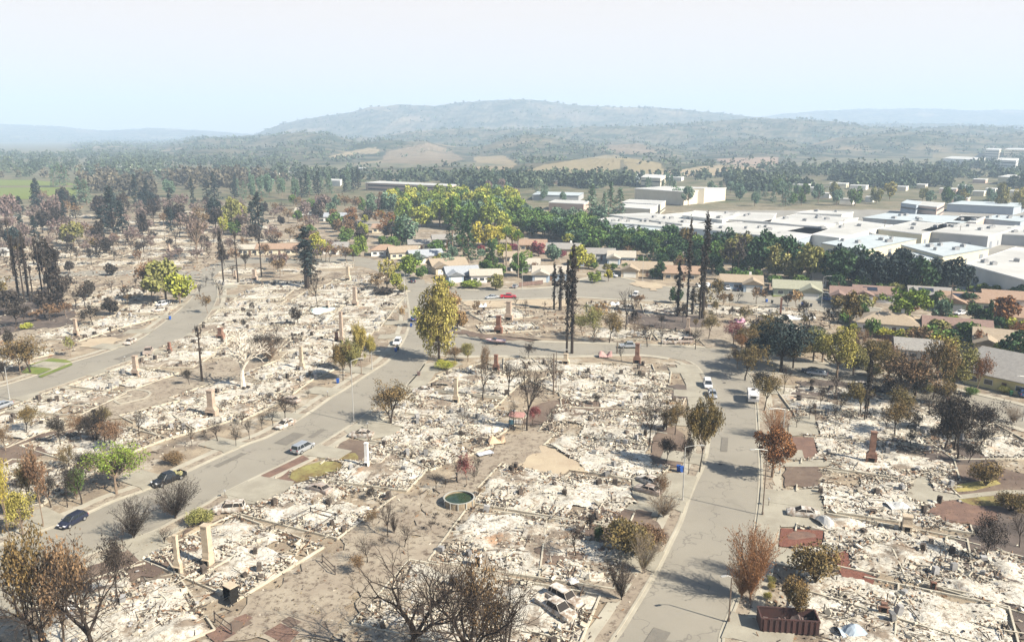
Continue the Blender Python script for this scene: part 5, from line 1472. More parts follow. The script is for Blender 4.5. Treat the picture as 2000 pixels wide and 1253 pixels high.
# ================================================================ street furniture and standing remains
M_pole=mat('galvanised steel',(.42,.42,.40),rough=.5,metal=.4); M_wood=mat('weathered pole wood',(.16,.12,.09),(.09,.07,.055),scale=2,rough=.95)
M_cchim=mat('bleached masonry',(.47,.40,.30),(.37,.30,.22),scale=1.5,rough=.95,bmp=.3); M_pchim=mat('pink brick',(.42,.34,.27),(.31,.235,.18),scale=2,rough=.95,bmp=.3)
M_dbrick=mat('sooty brick',(.13,.075,.06),(.24,.12,.08),scale=1.2,rough=.95,bmp=.3); M_obrick=mat('orange brick',(.24,.14,.10),(.14,.08,.06),scale=1.2,rough=.95,bmp=.3); M_soot=mat('soot black',(.012,.011,.01),rough=1)
def lamp(x,yb,yt,arm,look,ang=0,dark=False):
    g=G(x,yb); H=hgt(x,yb,yt); e=empty('street_lamp',(g.x,g.y,.1),ang); b=MB(); b.tube((0,0,0),(0,0,.5),.16,n=8); b.tube((0,0,.5),(0,0,H),.10,.065,n=8); b.build('pole',M_wood if dark else M_pole,e)
    b=MB(); P=[(arm*t,0,H+.35*math.sin(t*1.57)) for t in (0,.33,.66,1)]
    for p,q in zip(P,P[1:]): b.tube(p,q,.045,n=6)
    b.build('arm',M_pole,e); b=MB(); b.box((arm+.3*np.sign(arm),0,H+.33),(.75,.26,.13)); b.build('lamp_head',M_pole,e)
    tag(e,look,'street lamp','street lamps',exact=True)
lamp(1333,978,874,2.3,'grey street lamp left of the right street, arm over the road',0)
lamp(1489,1006,880,-2.2,'sooty street lamp on the right kerb before the orange tree',.2,True)
lamp(1523,925,800,-2.4,'white armed street lamp inside the brown twiggy street tree',.25)
lamp(691,824,706,1.8,'tall thin street lamp casting a shadow on the middle street',.5)
lamp(19,780,716,1.8,'street lamp at the left edge beside the far left street',-.4)
lamp(1086,758,686,2,'dark street lamp behind the bare trees at the cross street',0,True)
lamp(791,592,538,2,'street lamp with curved arm on the bend of the middle street',0)
lamp(1604,598,541,2,'street lamp before the pink roofed houses',0)
lamp(1997,822,738,-2,'street lamp at the right picture edge',0)
lamp(1255,548,498,2,'street lamp before the wide tan roofed house',0)
lamp(1020,566,525,2,'street lamp beside the wooden fence',0)
lamp(727,722,688,1.5,'short street lamp beside the olive street trees',0)
lamp(1423,1215,1128,-.8,'leaning burned lamp post under the orange twigged tree',.3,True)
def upole(x,yb,yt,look,arms=1):
    g=G(x,yb); H=hgt(x,yb,yt); e=empty('utility_pole',(g.x,g.y,0)); b=MB(); b.tube((0,0,0),(0,0,H),.18,.11,n=8); b.build('pole',M_wood,e)
    if arms: b=MB(); b.box((0,0,H-.9),(2.4,.12,.14)); b.build('crossarm',M_wood,e)
    tag(e,look,'utility pole','utility poles',exact=True)
for x,yb,yt,l in [(1645,466,428,'utility pole before the white hall, left of three'),(1725,468,430,'utility pole beside the cream hall, middle of three'),(1872,476,440,'utility pole before the grey hall, right of three'),
 (1850,640,552,'tall pole beside the eucalyptus and the pale green house'),(1074,436,405,'white mast behind the tree belt'),(1081,770,690,'bare post beside the dark street lamp'),(1205,690,668,'short post near the red stack'),(652,700,664,'thin post among the ash left of the middle street')]: upole(x,yb,yt,l,arms=0 if 'mast' in l or 'post' in l else 1)
# chimneys: (x, base, top, width px, style, look)
def chimney(x,yb,yt,w,styl,look,d=None,flare=1.7,hearth=True,ang=None):
    g=G(x,yb); H=hgt(x,yb,yt); p=ppm(x,yb); W_=max(w/p,.45); d=d or W_*.75; e=empty('brick_chimney',(g.x,g.y,0),-SA if ang is None else ang)
    ms={'c':M_cchim,'p':M_pchim,'d':M_dbrick,'o':M_obrick,'w':M_trim}[styl]
    hb=min(1.7,H*.36); b=MB(); f=flare
    def ring(wx,dy,z): return [(-wx/2,-dy/2,z),(wx/2,-dy/2,z),(wx/2,dy/2,z),(-wx/2,dy/2,z)]
    R_=[ring(W_*f,d*1.25,0),ring(W_*f,d*1.25,hb),ring(W_,d,hb+.5),ring(W_*.94,d*.94,H-.2)]
    b.loft(R_); b.box((0,0,H-.1),(W_*1.12,d*1.12,.2)); b.build('stack',ms,e)
    if hearth and W_>.5:
        q=MB(); q.box((0,-d*.625-.01,.62),(W_*f*.55,.12,.8)); q.build('firebox',M_soot,e)
        q=MB(); q.box((0,-d*.625-.05,1.15),(W_*f*1.06,.28,.12)); q.build('mantel',ms,e)
    tag(e,look,'chimney','standing chimneys',exact=True)
for a in [(408,1104,1024,15,'c','cream rectangular chimney, right one of the nearest pair'),(349,1120,1044,9,'c','thin cream and brick chimney, left one of the nearest pair'),
 (415,813,761,13,'p','tapering tan chimney above the bare kerb trees'),(267,735,694,9,'p','pink chimney beside the curving brown bed'),(717,913,864,7,'w','slim white chimney beside the brown burned lawn'),
 (590,722,676,6,'c','slim pale chimney left of the olive street trees'),(668,670,608,6,'p','pink chimney in front of the turquoise pool'),(694,598,560,7,'p','pink chimney above the turquoise pool'),
 (680,548,520,6,'c','pale chimney right of the big charred pine'),(891,788,737,7,'c','cream chimney with an open hearth below the corner'),(969,724,692,7,'d','narrow arched dark chimney behind the bare tree row'),
 (974,650,616,9,'d','dark brick chimney above the dark grass strip'),(994,625,588,9,'p','pink brick chimney behind the dark brick one'),(1244,710,670,8,'o','red chimney with pale hearth beside the cross street'),
 (1701,903,842,11,'o','sooty orange brick chimney left of the black tree'),(1848,850,806,9,'o','red brick chimney beside the dark vase shaped trees'),(150,656,622,6,'p','slim chimney behind the sandy plot'),
 (1770,1038,1006,17,'c','low stone hearth block with square dark opening'),(1524,616,582,4,'d','narrow dark stack before the sage roofed house'),(1343,652,620,6,'p','thin pink chimney below the three charred redwoods'),
 (658,668,648,5,'o','short red brick stack behind the olive street trees'),(432,662,640,9,'o','stubby orange stack above the white bare tree'),(498,548,526,6,'p','faint pink chimney left of the big charred pine'),
 (1092,545,520,4,'p','small pink stack behind the charred redwood pair'),(1725,1198,1176,10,'o','little brick stack with iron box near the bottom right'),(1822,1150,1136,9,'d','dark brick stub on the edge of the grey slab'),
 (1850,800,776,6,'o','short red stack behind the red brick chimney'),(332,688,668,5,'d','dark double stub above the pink chimney'),(1105,712,690,8,'c','pale cream hearth wall beside the redwoods'),
 (640,602,586,4,'p','small stack beside the turquoise pool'),(460,545,528,4,'p','distant pink stack among scorched trees'),(250,470,456,4,'p','distant stack in the far left ruins'),(330,490,474,4,'p','distant stack below the purple grey trees')]:
    chimney(*a,d=None if a[0]!=408 else .9,flare=1.0 if a[0] in (1770,408,1524,1822) else (1.0 if a[4]=='w' else 1.75))
# above ground pool
def round_pool():
    g=G(897,985); e=empty('round_pool',(g.x,g.y,0)); r=2.42; b=MB(); n=40; A=[2*PI*i/n for i in range(n)]
    b.loft([[(r*math.cos(a),r*math.sin(a),z) for a in A] for z in (0,1.25)],cap=False); b.loft([[(r*.97*math.cos(a),r*.97*math.sin(a),z) for a in A] for z in (1.25,0)],cap=False)
    b.build('pool_wall',mat('pool wall',(.16,.12,.09),(.36,.30,.20),scale=.5,rough=.7),e)
    b=MB(); R_=[[(q*math.cos(a),q*math.sin(a),z) for a in A] for q,z in ((r*.94,1.25),(r*1.03,1.25),(r*1.03,1.31),(r*.94,1.31),(r*.94,1.25))]; b.loft(R_,cap=False); b.build('rim',mat('pool rim',(.33,.33,.30),rough=.5),e)
    b=MB(); b.ngon([(r*.96*math.cos(a),r*.96*math.sin(a),.95) for a in A]); b.build('water',mat('green pool water',(.018,.032,.02),(.03,.055,.025),scale=.8,rough=.08,spec=.5),e)
    for i in range(12):
        a=2*PI*i/12; b=MB(); b.box((r*1.045*math.cos(a),r*1.045*math.sin(a),.64),(.10,.17,1.26),a); b.build('post',mat('pool rim',(.33,.33,.30),rough=.5),e)
    tag(e,'round above ground pool with green water and white posts','pool',exact=True)
round_pool()
def firebox():
    g=G(452,1172); e=empty('steel_firebox',(g.x,g.y,0),R(-35)); b=MB(); w,d,h=1.5,1.1,2.1
    b.box((-w/2,0,h/2),(.07,d,h)); b.box((w/2,0,h/2),(.07,d,h)); b.box((0,d/2,h/2),(w,.07,h)); b.build('cabinet',M_soot,e)
    b=MB(); b.box((0,0,h+.05),(w+.15,d+.15,.10)); b.build('top',M_cchim,e); b=MB(); b.box((w/2+.3,-d/2-.25,h/2),(.07,.85,h*.8),.9); b.build('door',M_soot,e)
    tag(e,'upright black steel firebox with open door on white ash','firebox',exact=True)
firebox()
def doorway():
    g=G(934,1108); e=empty('burned_cabinet',(g.x,g.y,0),R(-18)); b=MB(); b.box((-.4,0,.9),(.08,.7,1.8)); b.box((.4,0,.9),(.08,.7,1.8)); b.box((0,.31,.9),(.8,.08,1.8)); b.box((0,0,1.84),(.95,.75,.08)); b.build('case',mat('grey enamel',(.5,.48,.45),rough=.7),e)
    b=MB(); b.box((0,.1,.9),(.7,.3,1.65)); b.build('inside',M_soot,e); tag(e,'upright grey cabinet with a black opening among the foreground ash','cabinet',exact=True)
doorway()
# wheeled bins
def bin_(x,y,c,look):
    g=G(x,y); e=empty('wheeled_bin',(g.x,g.y,.03),random.Random(x).random()*3); col={'blue':(.02,.08,.32),'dark':(.04,.045,.05),'green':(.03,.12,.06),'brown':(.16,.11,.10)}[c]; m=mat('bin '+c,col,rough=.5)
    b=MB(); b.loft([[(-.24,-.28,.08),(.24,-.28,.08),(.24,.28,.08),(-.24,.28,.08)],[(-.31,-.37,1.0),(.31,-.37,1.0),(.31,.37,1.0),(-.31,.37,1.0)]]); b.build('body',m,e)
    b=MB(); b.box((0,.02,1.04),(.68,.82,.08)); b.build('lid',m,e)
    for s in (-1,1): b=MB(); b.tube((s*.24,.28,.12),(s*.32,.28,.12),.13,n=10); b.build('wheel',M_tyre,e)
    tag(e,look,'bin','wheeled bins',exact=True)
for a in [(773,687,'blue','blue bin by the hedge left of the poplar'),(803,638,'blue','blue bin near the pale blue car'),(818,734,'brown','brown bin on the kerb below the poplar'),(660,748,'blue','blue bin in the shade under the olive street trees'),
 (1331,922,'blue','blue bin fallen beside the grey street lamp'),(1325,920,'blue','second blue bin nearer the burned drive'),(332,624,'blue','pale blue bin beside the far left street'),(1497,590,'blue','blue bin before the cream green house'),(1508,592,'dark','dark bin beside the blue one before the cream green house'),
 (1567,597,'blue','blue bin, left of three on the right cross street'),(1576,598,'dark','dark bin, middle of three on the right cross street'),(1584,599,'dark','dark bin, right of three on the right cross street'),(1974,772,'green','green bin on the drive of the green walled house'),(777,684,'dark','dark bin right behind the blue one by the hedge')]: bin_(*a)
# steel skip at the bottom right
def skip():
    g=G(1537,1226); e=empty('rubbish_skip',(g.x,g.y,0),R(-6)); L,W_,Hh=6.6,2.4,1.7; m=mat('rusty skip steel',(.075,.036,.032),(.05,.03,.028),scale=.8,rough=.75)
    b=MB(); b.box((0,-W_/2,Hh/2+.15),(L,.08,Hh)); b.box((0,W_/2,Hh/2+.15),(L,.08,Hh)); b.box((-L/2,0,Hh/2+.15),(.08,W_,Hh)); b.box((L/2,0,Hh/2+.15),(.08,W_,Hh)); b.box((0,0,.2),(L,W_,.1)); b.build('body',m,e)
    for i in range(10):
        b=MB(); b.box((-L/2+.35+i*(L-.7)/9,-W_/2-.09,Hh/2+.15),(.12,.12,Hh)); b.build('rib',m,e)
    b=MB()
    for s in (-1,1): b.box((0,s*W_/2,Hh+.2),(L+.1,.16,.14)); b.box((s*L/2,0,Hh+.203),(.16,W_,.14))
    b.build('rim',m,e)
    b=MB(); rg=np.random.default_rng(2); n=50; b.boxes(np.stack([rg.uniform(-3,3,n),rg.uniform(-.9,.9,n),rg.uniform(.4,.9,n)],1),rg.uniform(.1,.8,(n,3)),rg.uniform(-1,1,(n,3))); b.build('scrap',mat('scrap',(.14,.11,.10),(.07,.05,.05),scale=2),e)
    tag(e,'long rust red steel skip with ribbed side at the bottom right','skip',exact=True)
skip()
# play frame, awnings, sheets
def playframe():
    g=G(1010,838); e=empty('play_frame',(g.x,g.y,0),R(-14)); b=MB()
    for x in (-1.3,1.3):
        for y in (-.8,.8): b.tube((x,y,0),(x,y,3.0),.07,n=6)
    b.build('posts',M_wood,e); b=MB(); b.box((0,0,1.5),(2.7,1.7,.1)); b.build('deck',M_wood,e)
    b=MB(); 
    for i in range(9): b.box((-1.2+i*.3,-.86,1.95),(.09,.06,.8))
    b.build('railing',M_trim,e); b=MB(); b.box((-1.0,-.95,1.8),(.9,.12,.9)); b.build('panel',mat('faded blue panel',(.05,.12,.16),rough=.6),e)
    b=MB(); b.add([(-1.5,-1,2.9),(1.5,-1,2.9),(1.5,1,2.9),(-1.5,1,2.9),(-1.5,0,3.7),(1.5,0,3.7)],[(0,1,5,4),(2,3,4,5)]); b.ngon([(-1.5,-1,2.9),(-1.5,0,3.7),(-1.5,1,2.9)]); b.ngon([(1.5,-1,2.9),(1.5,1,2.9),(1.5,0,3.7)]); b.build('roof',mat('faded red canvas',(.40,.22,.20),(.32,.18,.16),scale=1),e)
    tag(e,'wooden play frame with faded red roof and white railing','play frame',exact=True)
playframe()
def sheet(x,y,w,d,rot,c,look,name='metal_sheet',cat='sheet',bend=.5,seed=1,z=.25):
    g=G(x,y); rg=np.random.default_rng(seed); n=9; X,Y=np.meshgrid(np.linspace(-w/2,w/2,n),np.linspace(-d/2,d/2,n)); Z=bend*np.abs(np.sin(X*2/w*2+rg.random()*3)*np.cos(Y/d*3))+rg.random(X.shape)*.12
    V=np.stack([X,Y,Z],-1).reshape(-1,3); i=(np.arange(n-1)[:,None]*n+np.arange(n-1)[None]).ravel(); b=MB(); F=np.stack([i,i+1,i+n+1,i+n],1); b.add(V,F); b.add(V+np.array([0,0,-.04]),F[:,::-1])
    o=b.build(name,mat('sheet '+str(c),c,tuple(v*.8 for v in c),scale=1,rough=.7),loc=(g.x,g.y,z),rz=rot); tag(o,look,cat,'twisted metal sheets',exact=True)
sheet(1612,1022,2.6,3.6,.3,(.5,.49,.46),'crumpled white metal sheet beside the burned sedan and red mulch',bend=.9)
sheet(1752,990,3.2,2.6,.1,(.5,.5,.48),'flat white metal sheet on the right hand ruin',bend=.3,seed=2)
sheet(1444,630,3,2.6,.2,(.62,.32,.42),'pink tarpaulin among the ruins above the dark oak',bend=1.2,seed=3)
sheet(1182,697,3.4,2.6,0,(.42,.26,.24),'dull red metal sheet beside the cross street kerb',bend=1.4,seed=4)
sheet(968,865,3.2,2.2,.4,(.50,.36,.24),'rusted curved metal sheet in the middle backyard',bend=1.3,seed=5)
sheet(947,887,3,1.6,.5,(.48,.50,.54),'flat blue grey metal sheet in the middle backyard',bend=.1,seed=6)
sheet(1118,1138,1.2,1.4,.5,(.72,.70,.66),'small white crumpled sheet above the burned vehicle pair',bend=.5,seed=7)
sheet(1660,1236,3.4,2.2,.2,(.30,.36,.42),'blue grey cabinet scraps at the bottom right',bend=.8,seed=8)
sheet(1200,596,3,2,.2,(.66,.68,.70),'pale twisted metal in the ruin above the cross street',bend=1,seed=9)
sheet(942,600,2.6,2,.2,(.66,.70,.74),'pale blue twisted metal right of the poplar',bend=1.2,seed=10)
sheet(1560,622,9,5,.2,(.62,.62,.60),'heap of silver roof metal before the sage roofed house',bend=1.2,seed=11)
sheet(1375,560,6,4,.2,(.60,.62,.62),'bright roof metal heap behind the charred redwoods',bend=1.4,seed=12)
sheet(142,1196,1.5,1.1,.4,(.42,.42,.42),'grey metal box lid behind the leafless foreground tree',bend=.3,seed=13,z=.8)
def mailbox(x,y,look):
    g=G(x,y); e=empty('mailbox',(g.x,g.y,.1)); b=MB(); b.tube((0,0,0),(0,0,1.05),.05,n=6); b.build('post',M_wood,e); b=MB(); b.box((0,0,1.15),(.25,.5,.24)); b.build('box',M_pole,e); tag(e,look,'mailbox','mailboxes',exact=True)
for a in [(1501,988,'mailbox on the pavement left of the burned sedan'),(440,972,'white mailbox at the mouth of the left driveway'),(244,706,'white mailbox beside the far left street'),(718,838,'mailbox at the drive above the coupe'),(640,775,'mailbox on the kerb below the blue bin')]: mailbox(*a)
# fences
def fence(px,h,m,look,name='fence',every=2.4,slat=True):
    P=[G(x,y) for x,y in px]; c=P[0]; e=empty(name,c); 
    for a,d in zip(P,P[1:]):
        L=(d-a).length; n=max(1,int(L/every)); an=math.atan2((d-a).y,(d-a).x)
        for k in range(n+1):
            p=a+(d-a)*k/n-c; b=MB(); b.box((p.x,p.y,h/2),(.12,.12,h)); b.build('post',m,e)
        mid=(a+d)/2-c; b=MB()
        if slat: b.box((mid.x,mid.y,h*.52),(L,.05,h*.86),an)
        else: b.box((mid.x,mid.y,h*.85),(L,.06,.1),an); b.box((mid.x,mid.y,h*.35),(L,.06,.1),an)
        b.build('panel' if slat else 'rail',m,e)
    tag(e,look,'fence','fences',exact=True)
M_fwood=mat('brown fence wood',(.18,.12,.10),(.13,.09,.075),scale=1.5,rough=.9)
fence([(1014,560),(1060,555)],1.8,M_fwood,'brown board fence before the pale roofed blue house')
fence([(1492,575),(1505,563)],1.8,M_fwood,'dark board fence between blue and sage roofed houses')
fence([(1850,584),(1870,582),(1910,580)],1.8,M_fwood,'dark fence behind the brown roofed house')
fence([(1690,655),(1760,668),(1790,672)],1.6,M_fwood,'fence in the trees before the tan hipped house')
fence([(1962,752),(1982,750)],1.9,mat('orange gate wood',(.35,.14,.06),(.28,.11,.05),scale=1.5),'orange wooden gate beside the green walled house')
M_burnw=mat('burned timber',(.045,.038,.033),(.10,.08,.07),scale=2,rough=.95)
fence([(563,1025),(607,1004),(655,1016),(620,1040)],1.3,M_burnw,'charred timber frame standing around a square of ash',slat=False,every=5)
fence([(420,1215),(453,1240)],1.6,M_burnw,'two leftover fence posts beside the foreground beds',slat=False,every=3)
fence([(630,1100),(655,1124)],1.5,M_burnw,'burned rail fence beside the pink slab',slat=False,every=3)
fence([(1000,840),(1028,840)],1.5,M_burnw,'charred post and rail under the biggest bare tree',slat=False,every=2)
fence([(1040,830),(1078,838)],1.2,M_burnw,'charred post and rail before the brown bare soil',slat=False,every=3)
fence([(870,945),(893,940)],1.0,M_burnw,'low charred rail left of the three thin bare trees',slat=False,every=2)
# satellite dish, stumps of planting beds, plant rings by the pool
rp=random.Random(3)
for i in range(16):
    x=838+rp.uniform(-12,70); y=1005+rp.uniform(0,34)
    g=G(x,y); b=MB(); rg=np.random.default_rng(i); q=rg.normal(size=(90,3))*np.array([.22,.22,.13])+np.array([0,0,.16]); b.leaves(q,.09,rg)
    o=b.build('burned_tuft',MATS['leaves charred'],loc=(g.x,g.y,0)); tag(o,'small charred plant tuft','plant','charred tufts below the pool',px=(x,y))
def tank(x,y,h,r,look):
    g=G(x,y); e=empty('works_tank',(g.x,g.y,0)); b=MB(); b.tube((0,0,.4),(0,0,h),r,n=14); b.loft([[(q*math.cos(a*PI/7),q*math.sin(a*PI/7),z) for a in range(14)] for q,z in ((r,h),(r*.6,h+.5),(.1,h+.7))]); b.build('shell',mat('painted tank',(.42,.41,.38),(.33,.31,.28),scale=.6,rough=.6),e)
    b=MB(); b.box((r+.15,0,h/2),(.1,.5,h)); b.build('ladder',M_pole,e); tag(e,look,'tank','works tanks',exact=True)
for a in [(1545,480,5,1.6,'leftmost pale tank behind the dark oaks'),(1556,482,6,1.4,'second pale tank behind the dark oaks'),(1570,484,4.5,1.8,'third pale tank behind the dark oaks'),(1640,476,5,1.5,'pale tank left of the grey roofed cream hall'),(1655,478,4,1.7,'squat pale tank beside the taller one at the cream hall')]: tank(*a)
# ================================================================ burned house plots
M_slab=mk_speck('ash dusted slab',(.46,.43,.35),(.37,.335,.265),.3,(.22,.19,.15),.58,.7)
M_wdeb=mat('bleached debris',(.50,.465,.385),(.33,.29,.225),scale=1.2,rough=1,island=.25,spec=.1); M_kdeb=mat('charred debris',(.05,.043,.038),(.11,.09,.075),scale=1.5,rough=1,island=.4,spec=.1)
M_rdeb=mat('rusty debris',(.22,.145,.09),(.15,.09,.06),scale=1.5,rough=1,island=.35,spec=.1); M_gdeb=mat('grey metal debris',(.27,.27,.27),(.19,.185,.18),scale=1.5,rough=.7,island=.4)
def inpoly1(x,y,p): return inpoly(np.array([x]),np.array([y]),p)[0]
ROADS=[np.concatenate([curve(l,3),curve(r,3)[::-1]]) for l,r in ((A_l,A_r),(B_l,B_r),(C_l,C_r),(K_n,K_s),(D_n,D_s),(E_n,E_s))]
def onroad(X,Y,pad=0):
    m=np.zeros(X.shape,bool)
    for P in ROADS: m|=inpoly(X,Y,[tuple(p) for p in P])
    return m
KEEP=[[(x,y) for x,y in p] for n,p,m in PT if n in('driveway','red_mulch','oval_lawn','mulch_bed','lawn','lawn_strip','burned_lawn','bark_bed','dry_lawn','garden_path','sand_plot','dark_bed','burned_bed')]
KEEP=[[tuple(G(x,y)[:2]) for x,y in p] for p in KEEP+[[(x+(6 if x>262 else -6) if x<400 else x+(4 if x>630 else -4),y+(2 if y>(774 if x<400 else 607) else -2)) for x,y in q] for q in POOLS]]
def blocked(X,Y):
    m=onroad(X,Y)
    for P in KEEP: m|=inpoly(X,Y,P)
    return m
RUINS=[]
def ruin(c,w,d,ang,seed,lod,dark=0.0):
    rg=np.random.default_rng(seed); e=empty('burned_house',(c.x,c.y,0),ang); ca,sa=math.cos(ang),math.sin(ang)
    st_=.30 if lod==0 else (.7 if lod==1 else 1.4); nx,ny=int(w/st_)+1,int(d/st_)+1
    X,Y=np.meshgrid(np.linspace(-w/2,w/2,nx),np.linspace(-d/2,d/2,ny))
    # irregular L shaped footprint
    ex=np.minimum(w/2-np.abs(X),d/2-np.abs(Y))+.9*(np.sin(X*.9+seed)*np.sin(Y*.8+seed*1.3))-.5; k=rg.integers(0,4); cx,cy=(1 if k&1 else -1)*w/2,(1 if k&2 else -1)*d/2; cut=(np.abs(X-cx)<w*rg.uniform(.2,.42))&(np.abs(Y-cy)<d*rg.uniform(.2,.4))
    WX=c.x+X*ca-Y*sa; WY=c.y+X*sa+Y*ca; bl=blocked(WX,WY)|cut
    base=.15+.13*rg.random(X.shape)**2+.12*np.sin(X*1.3+seed)*np.sin(Y*1.1+seed*.7)+.10*np.sin(X*.5+seed)
    for _ in range(5):
        px_,py_=rg.uniform(-w/2,w/2),rg.uniform(-d/2,d/2); base+=rg.uniform(.1,.45)*np.exp(-((X-px_)**2+(Y-py_)**2)/rg.uniform(.8,4))
    Z=base*np.clip(ex/1.2,0,1)+.06; Z=np.where(ex<.05,-.05,Z)
    V=np.stack([X+rg.normal(size=X.shape)*.08,Y+rg.normal(size=X.shape)*.08,Z],-1).reshape(-1,3)
    i=(np.arange(ny-1)[:,None]*nx+np.arange(nx-1)[None]).ravel(); F=np.stack([i,i+1,i+nx+1,i+nx],1)
    bf=bl.ravel(); F=F[~(bf[F].any(1))]
    if len(F)<12:
        bpy.data.objects.remove(e); return None
    b=MB(); b.add(V,F); o=b.build('ash_bed',M_ash,e,smooth=True); o['kind']='stuff'
    # foundation stem wall
    b=MB(); t=.22
    for (x0,y0,x1,y1) in ((-w/2,-d/2,w/2,-d/2),(w/2,-d/2,w/2,d/2),(w/2,d/2,-w/2,d/2),(-w/2,d/2,-w/2,-d/2),(-w/2,rg.uniform(-.2,.2)*d,w/2,0),(rg.uniform(-.2,.2)*w,-d/2,rg.uniform(-.2,.2)*w,d/2)):
        n=6
        for k in range(n):
            if rg.random()<.06: continue
            a0,a1=k/n,(k+1)/n; xa,ya=x0+(x1-x0)*a0,y0+(y1-y0)*a0; xb,yb=x0+(x1-x0)*a1,y0+(y1-y0)*a1; mx_,my_=(xa+xb)/2,(ya+yb)/2
            gx,gy=c.x+mx_*ca-my_*sa,c.y+mx_*sa+my_*ca
            if blocked(np.array([gx]),np.array([gy]))[0]: continue
            b.box((mx_,my_,.16+.004*k),(math.hypot(xb-xa,yb-ya),t+.002*k,.34),math.atan2(yb-ya,xb-xa))
    if b.v: b.build('foundation',M_slab,e)
    n={0:1350,1:520,2:95}[lod]
    def scatter(n,lo,hi,long=False,zs=.25,up=False):
        x=rg.uniform(-w/2,w/2,n*2); y=rg.uniform(-d/2,d/2,n*2)
        # debris lies in drifts
        f=np.sin(x*.9+seed)+np.sin(y*.8+seed*2)+np.sin((x+y)*.35)+rg.normal(size=n*2)*.9; keep=f>.25
        gx,gy=c.x+x*ca-y*sa,c.y+x*sa+y*ca; keep&=~blocked(gx,gy); x,y=x[keep][:n],y[keep][:n]; m=len(x)
        s=rg.uniform(lo,hi,(m,3))
        if long: s=np.stack([rg.uniform(.9,3.2,m),rg.uniform(.05,.12,m),rg.uniform(.03,.07,m)],1)
        else: s[:,2]*=.45
        z=.22+zs*rg.random(m)**2; a=np.stack([rg.random(m)*6.28 if not long else rg.choice([0,PI/2],m)+rg.normal(size=m)*.35,rg.normal(size=m)*(.12 if long else .45),rg.normal(size=m)*.4],1)
        if lod==2: s=s*1.5
        return np.stack([x,y,z],1),s,a
    b=MB()
    for mi,q,lo,hi,lg in ((0,.34,.08,.42,False),(1,.18,.08,.40,False),(2,.12,.08,.40,False),(3,.05,.12,.5,False),(0,.02,.4,.95,False),(1,.10,0,0,True),(0,.07,0,0,True),(2,.04,0,0,True)):
        k=max(2,int(n*q*(1+dark*(1 if mi==1 else -.3)))); C,s,a=scatter(k,lo,hi,lg); 
        if len(C): b.boxes(C,s,a,mi)
    if lod<2:     # standing bits: burned studs, pipes, appliances
        C,s,a=scatter(13 if lod==0 else 9,.1,.2); s=np.stack([rg.uniform(.05,.14,len(C)),rg.uniform(.05,.14,len(C)),rg.uniform(.4,1.4,len(C))],1); C[:,2]=s[:,2]*.45; a[:,1:]*=.25
        if len(C): b.boxes(C,s,a,1)
        C,s,a=scatter(7,.5,1); s=np.stack([rg.uniform(.5,.9,len(C)),rg.uniform(.5,.7,len(C)),rg.uniform(.7,1.5,len(C))],1); C[:,2]=s[:,2]*.45; a[:,1:]*=.2
        if len(C): b.boxes(C,s,a,3 if rg.random()<.5 else 1)
    if b.v:
        o=b.build('debris',[M_wdeb,M_kdeb,M_rdeb,M_gdeb],e); o['kind']='stuff'
    RUINS.append(c); shade='dark strewn' if dark>.5 else ('burned white ash' if lod<2 else 'pale burned')
    tag(e,'%s house plot'%shade,'burned house','burned house plots',px=PX(c)); return e
def row(px,sp=17.2,w=16.6,d=18,lodf=None,dark=0,jit=1.2,seed=0):
    P=[np.array(G(x,y)[:2]) for x,y in px]; L=[0]
    for a,b in zip(P,P[1:]): L.append(L[-1]+np.linalg.norm(b-a))
    s=sp*.5; k=0; rg=random.Random(seed)
    while s<L[-1]:
        i=max(j for j in range(len(P)-1) if L[j]<=s); t=(s-L[i])/(L[i+1]-L[i]); p=P[i]*(1-t)+P[i+1]*t; dd=P[i+1]-P[i]
        a=math.atan2(dd[1],dd[0])+R(rg.uniform(-3,3)); c=Vector((p[0]+rg.uniform(-jit,jit),p[1]+rg.uniform(-jit,jit),0)); dist=c.length
        ruin(c,w*rg.uniform(.92,1.06),d*rg.uniform(.9,1.1),a,seed*100+k,0 if dist<175 else (1 if dist<330 else 2),dark); s+=sp; k+=1
row([(60,1260),(260,1190),(380,1125),(480,1070),(560,1020),(650,965),(720,930),(800,862),(870,800),(950,735)],seed=1,d=21)
row([(860,1260),(930,1170),(1020,1090),(1060,1020),(1110,950),(1180,880),(1200,815),(1190,760),(1180,715)],seed=2,d=25)
row([(1000,960),(1080,905)],seed=20,d=10,w=10)
row([(1760,1290),(1750,1170),(1740,1075),(1720,985),(1720,930),(1710,870),(1680,820),(1620,765)],seed=3,d=24)
row([(1930,1180),(1960,1060)],seed=4,d=14); row([(1960,900),(1850,830),(1800,800)],seed=5,d=18,dark=1)
row([(-40,985),(60,930),(180,868),(260,840),(360,812),(440,775),(520,745),(600,712),(650,670),(690,630),(725,595),(750,570)],seed=6,d=20)
row([(-60,870),(60,822),(170,772),(260,738),(330,705),(390,668),(440,640),(480,605),(520,575),(560,552)],seed=7,d=18)
row([(420,815),(500,778),(560,735),(600,690),(640,640)],seed=8,d=12)
row([(560,660),(600,610),(650,570),(700,545)],seed=9,d=18); row([(470,700),(520,640),(560,600)],seed=21,d=16)
row([(100,665),(180,640),(250,622),(290,598)],seed=10,d=16); row([(170,600),(240,575),(280,556)],seed=11,d=16); row([(-30,715),(20,700),(110,680)],seed=12,d=12)
row([(925,620),(1000,612),(1070,610)],seed=13,d=16); row([(935,645),(1010,640),(1080,650)],seed=14,d=11); row([(1150,600),(1220,602),(1300,605),(1400,606),(1500,612),(1590,625)],seed=15,d=15)
row([(1160,650),(1260,655),(1350,655)],seed=16,d=12,dark=.8); row([(1440,640),(1520,650),(1600,670)],seed=17,d=16,dark=.8)
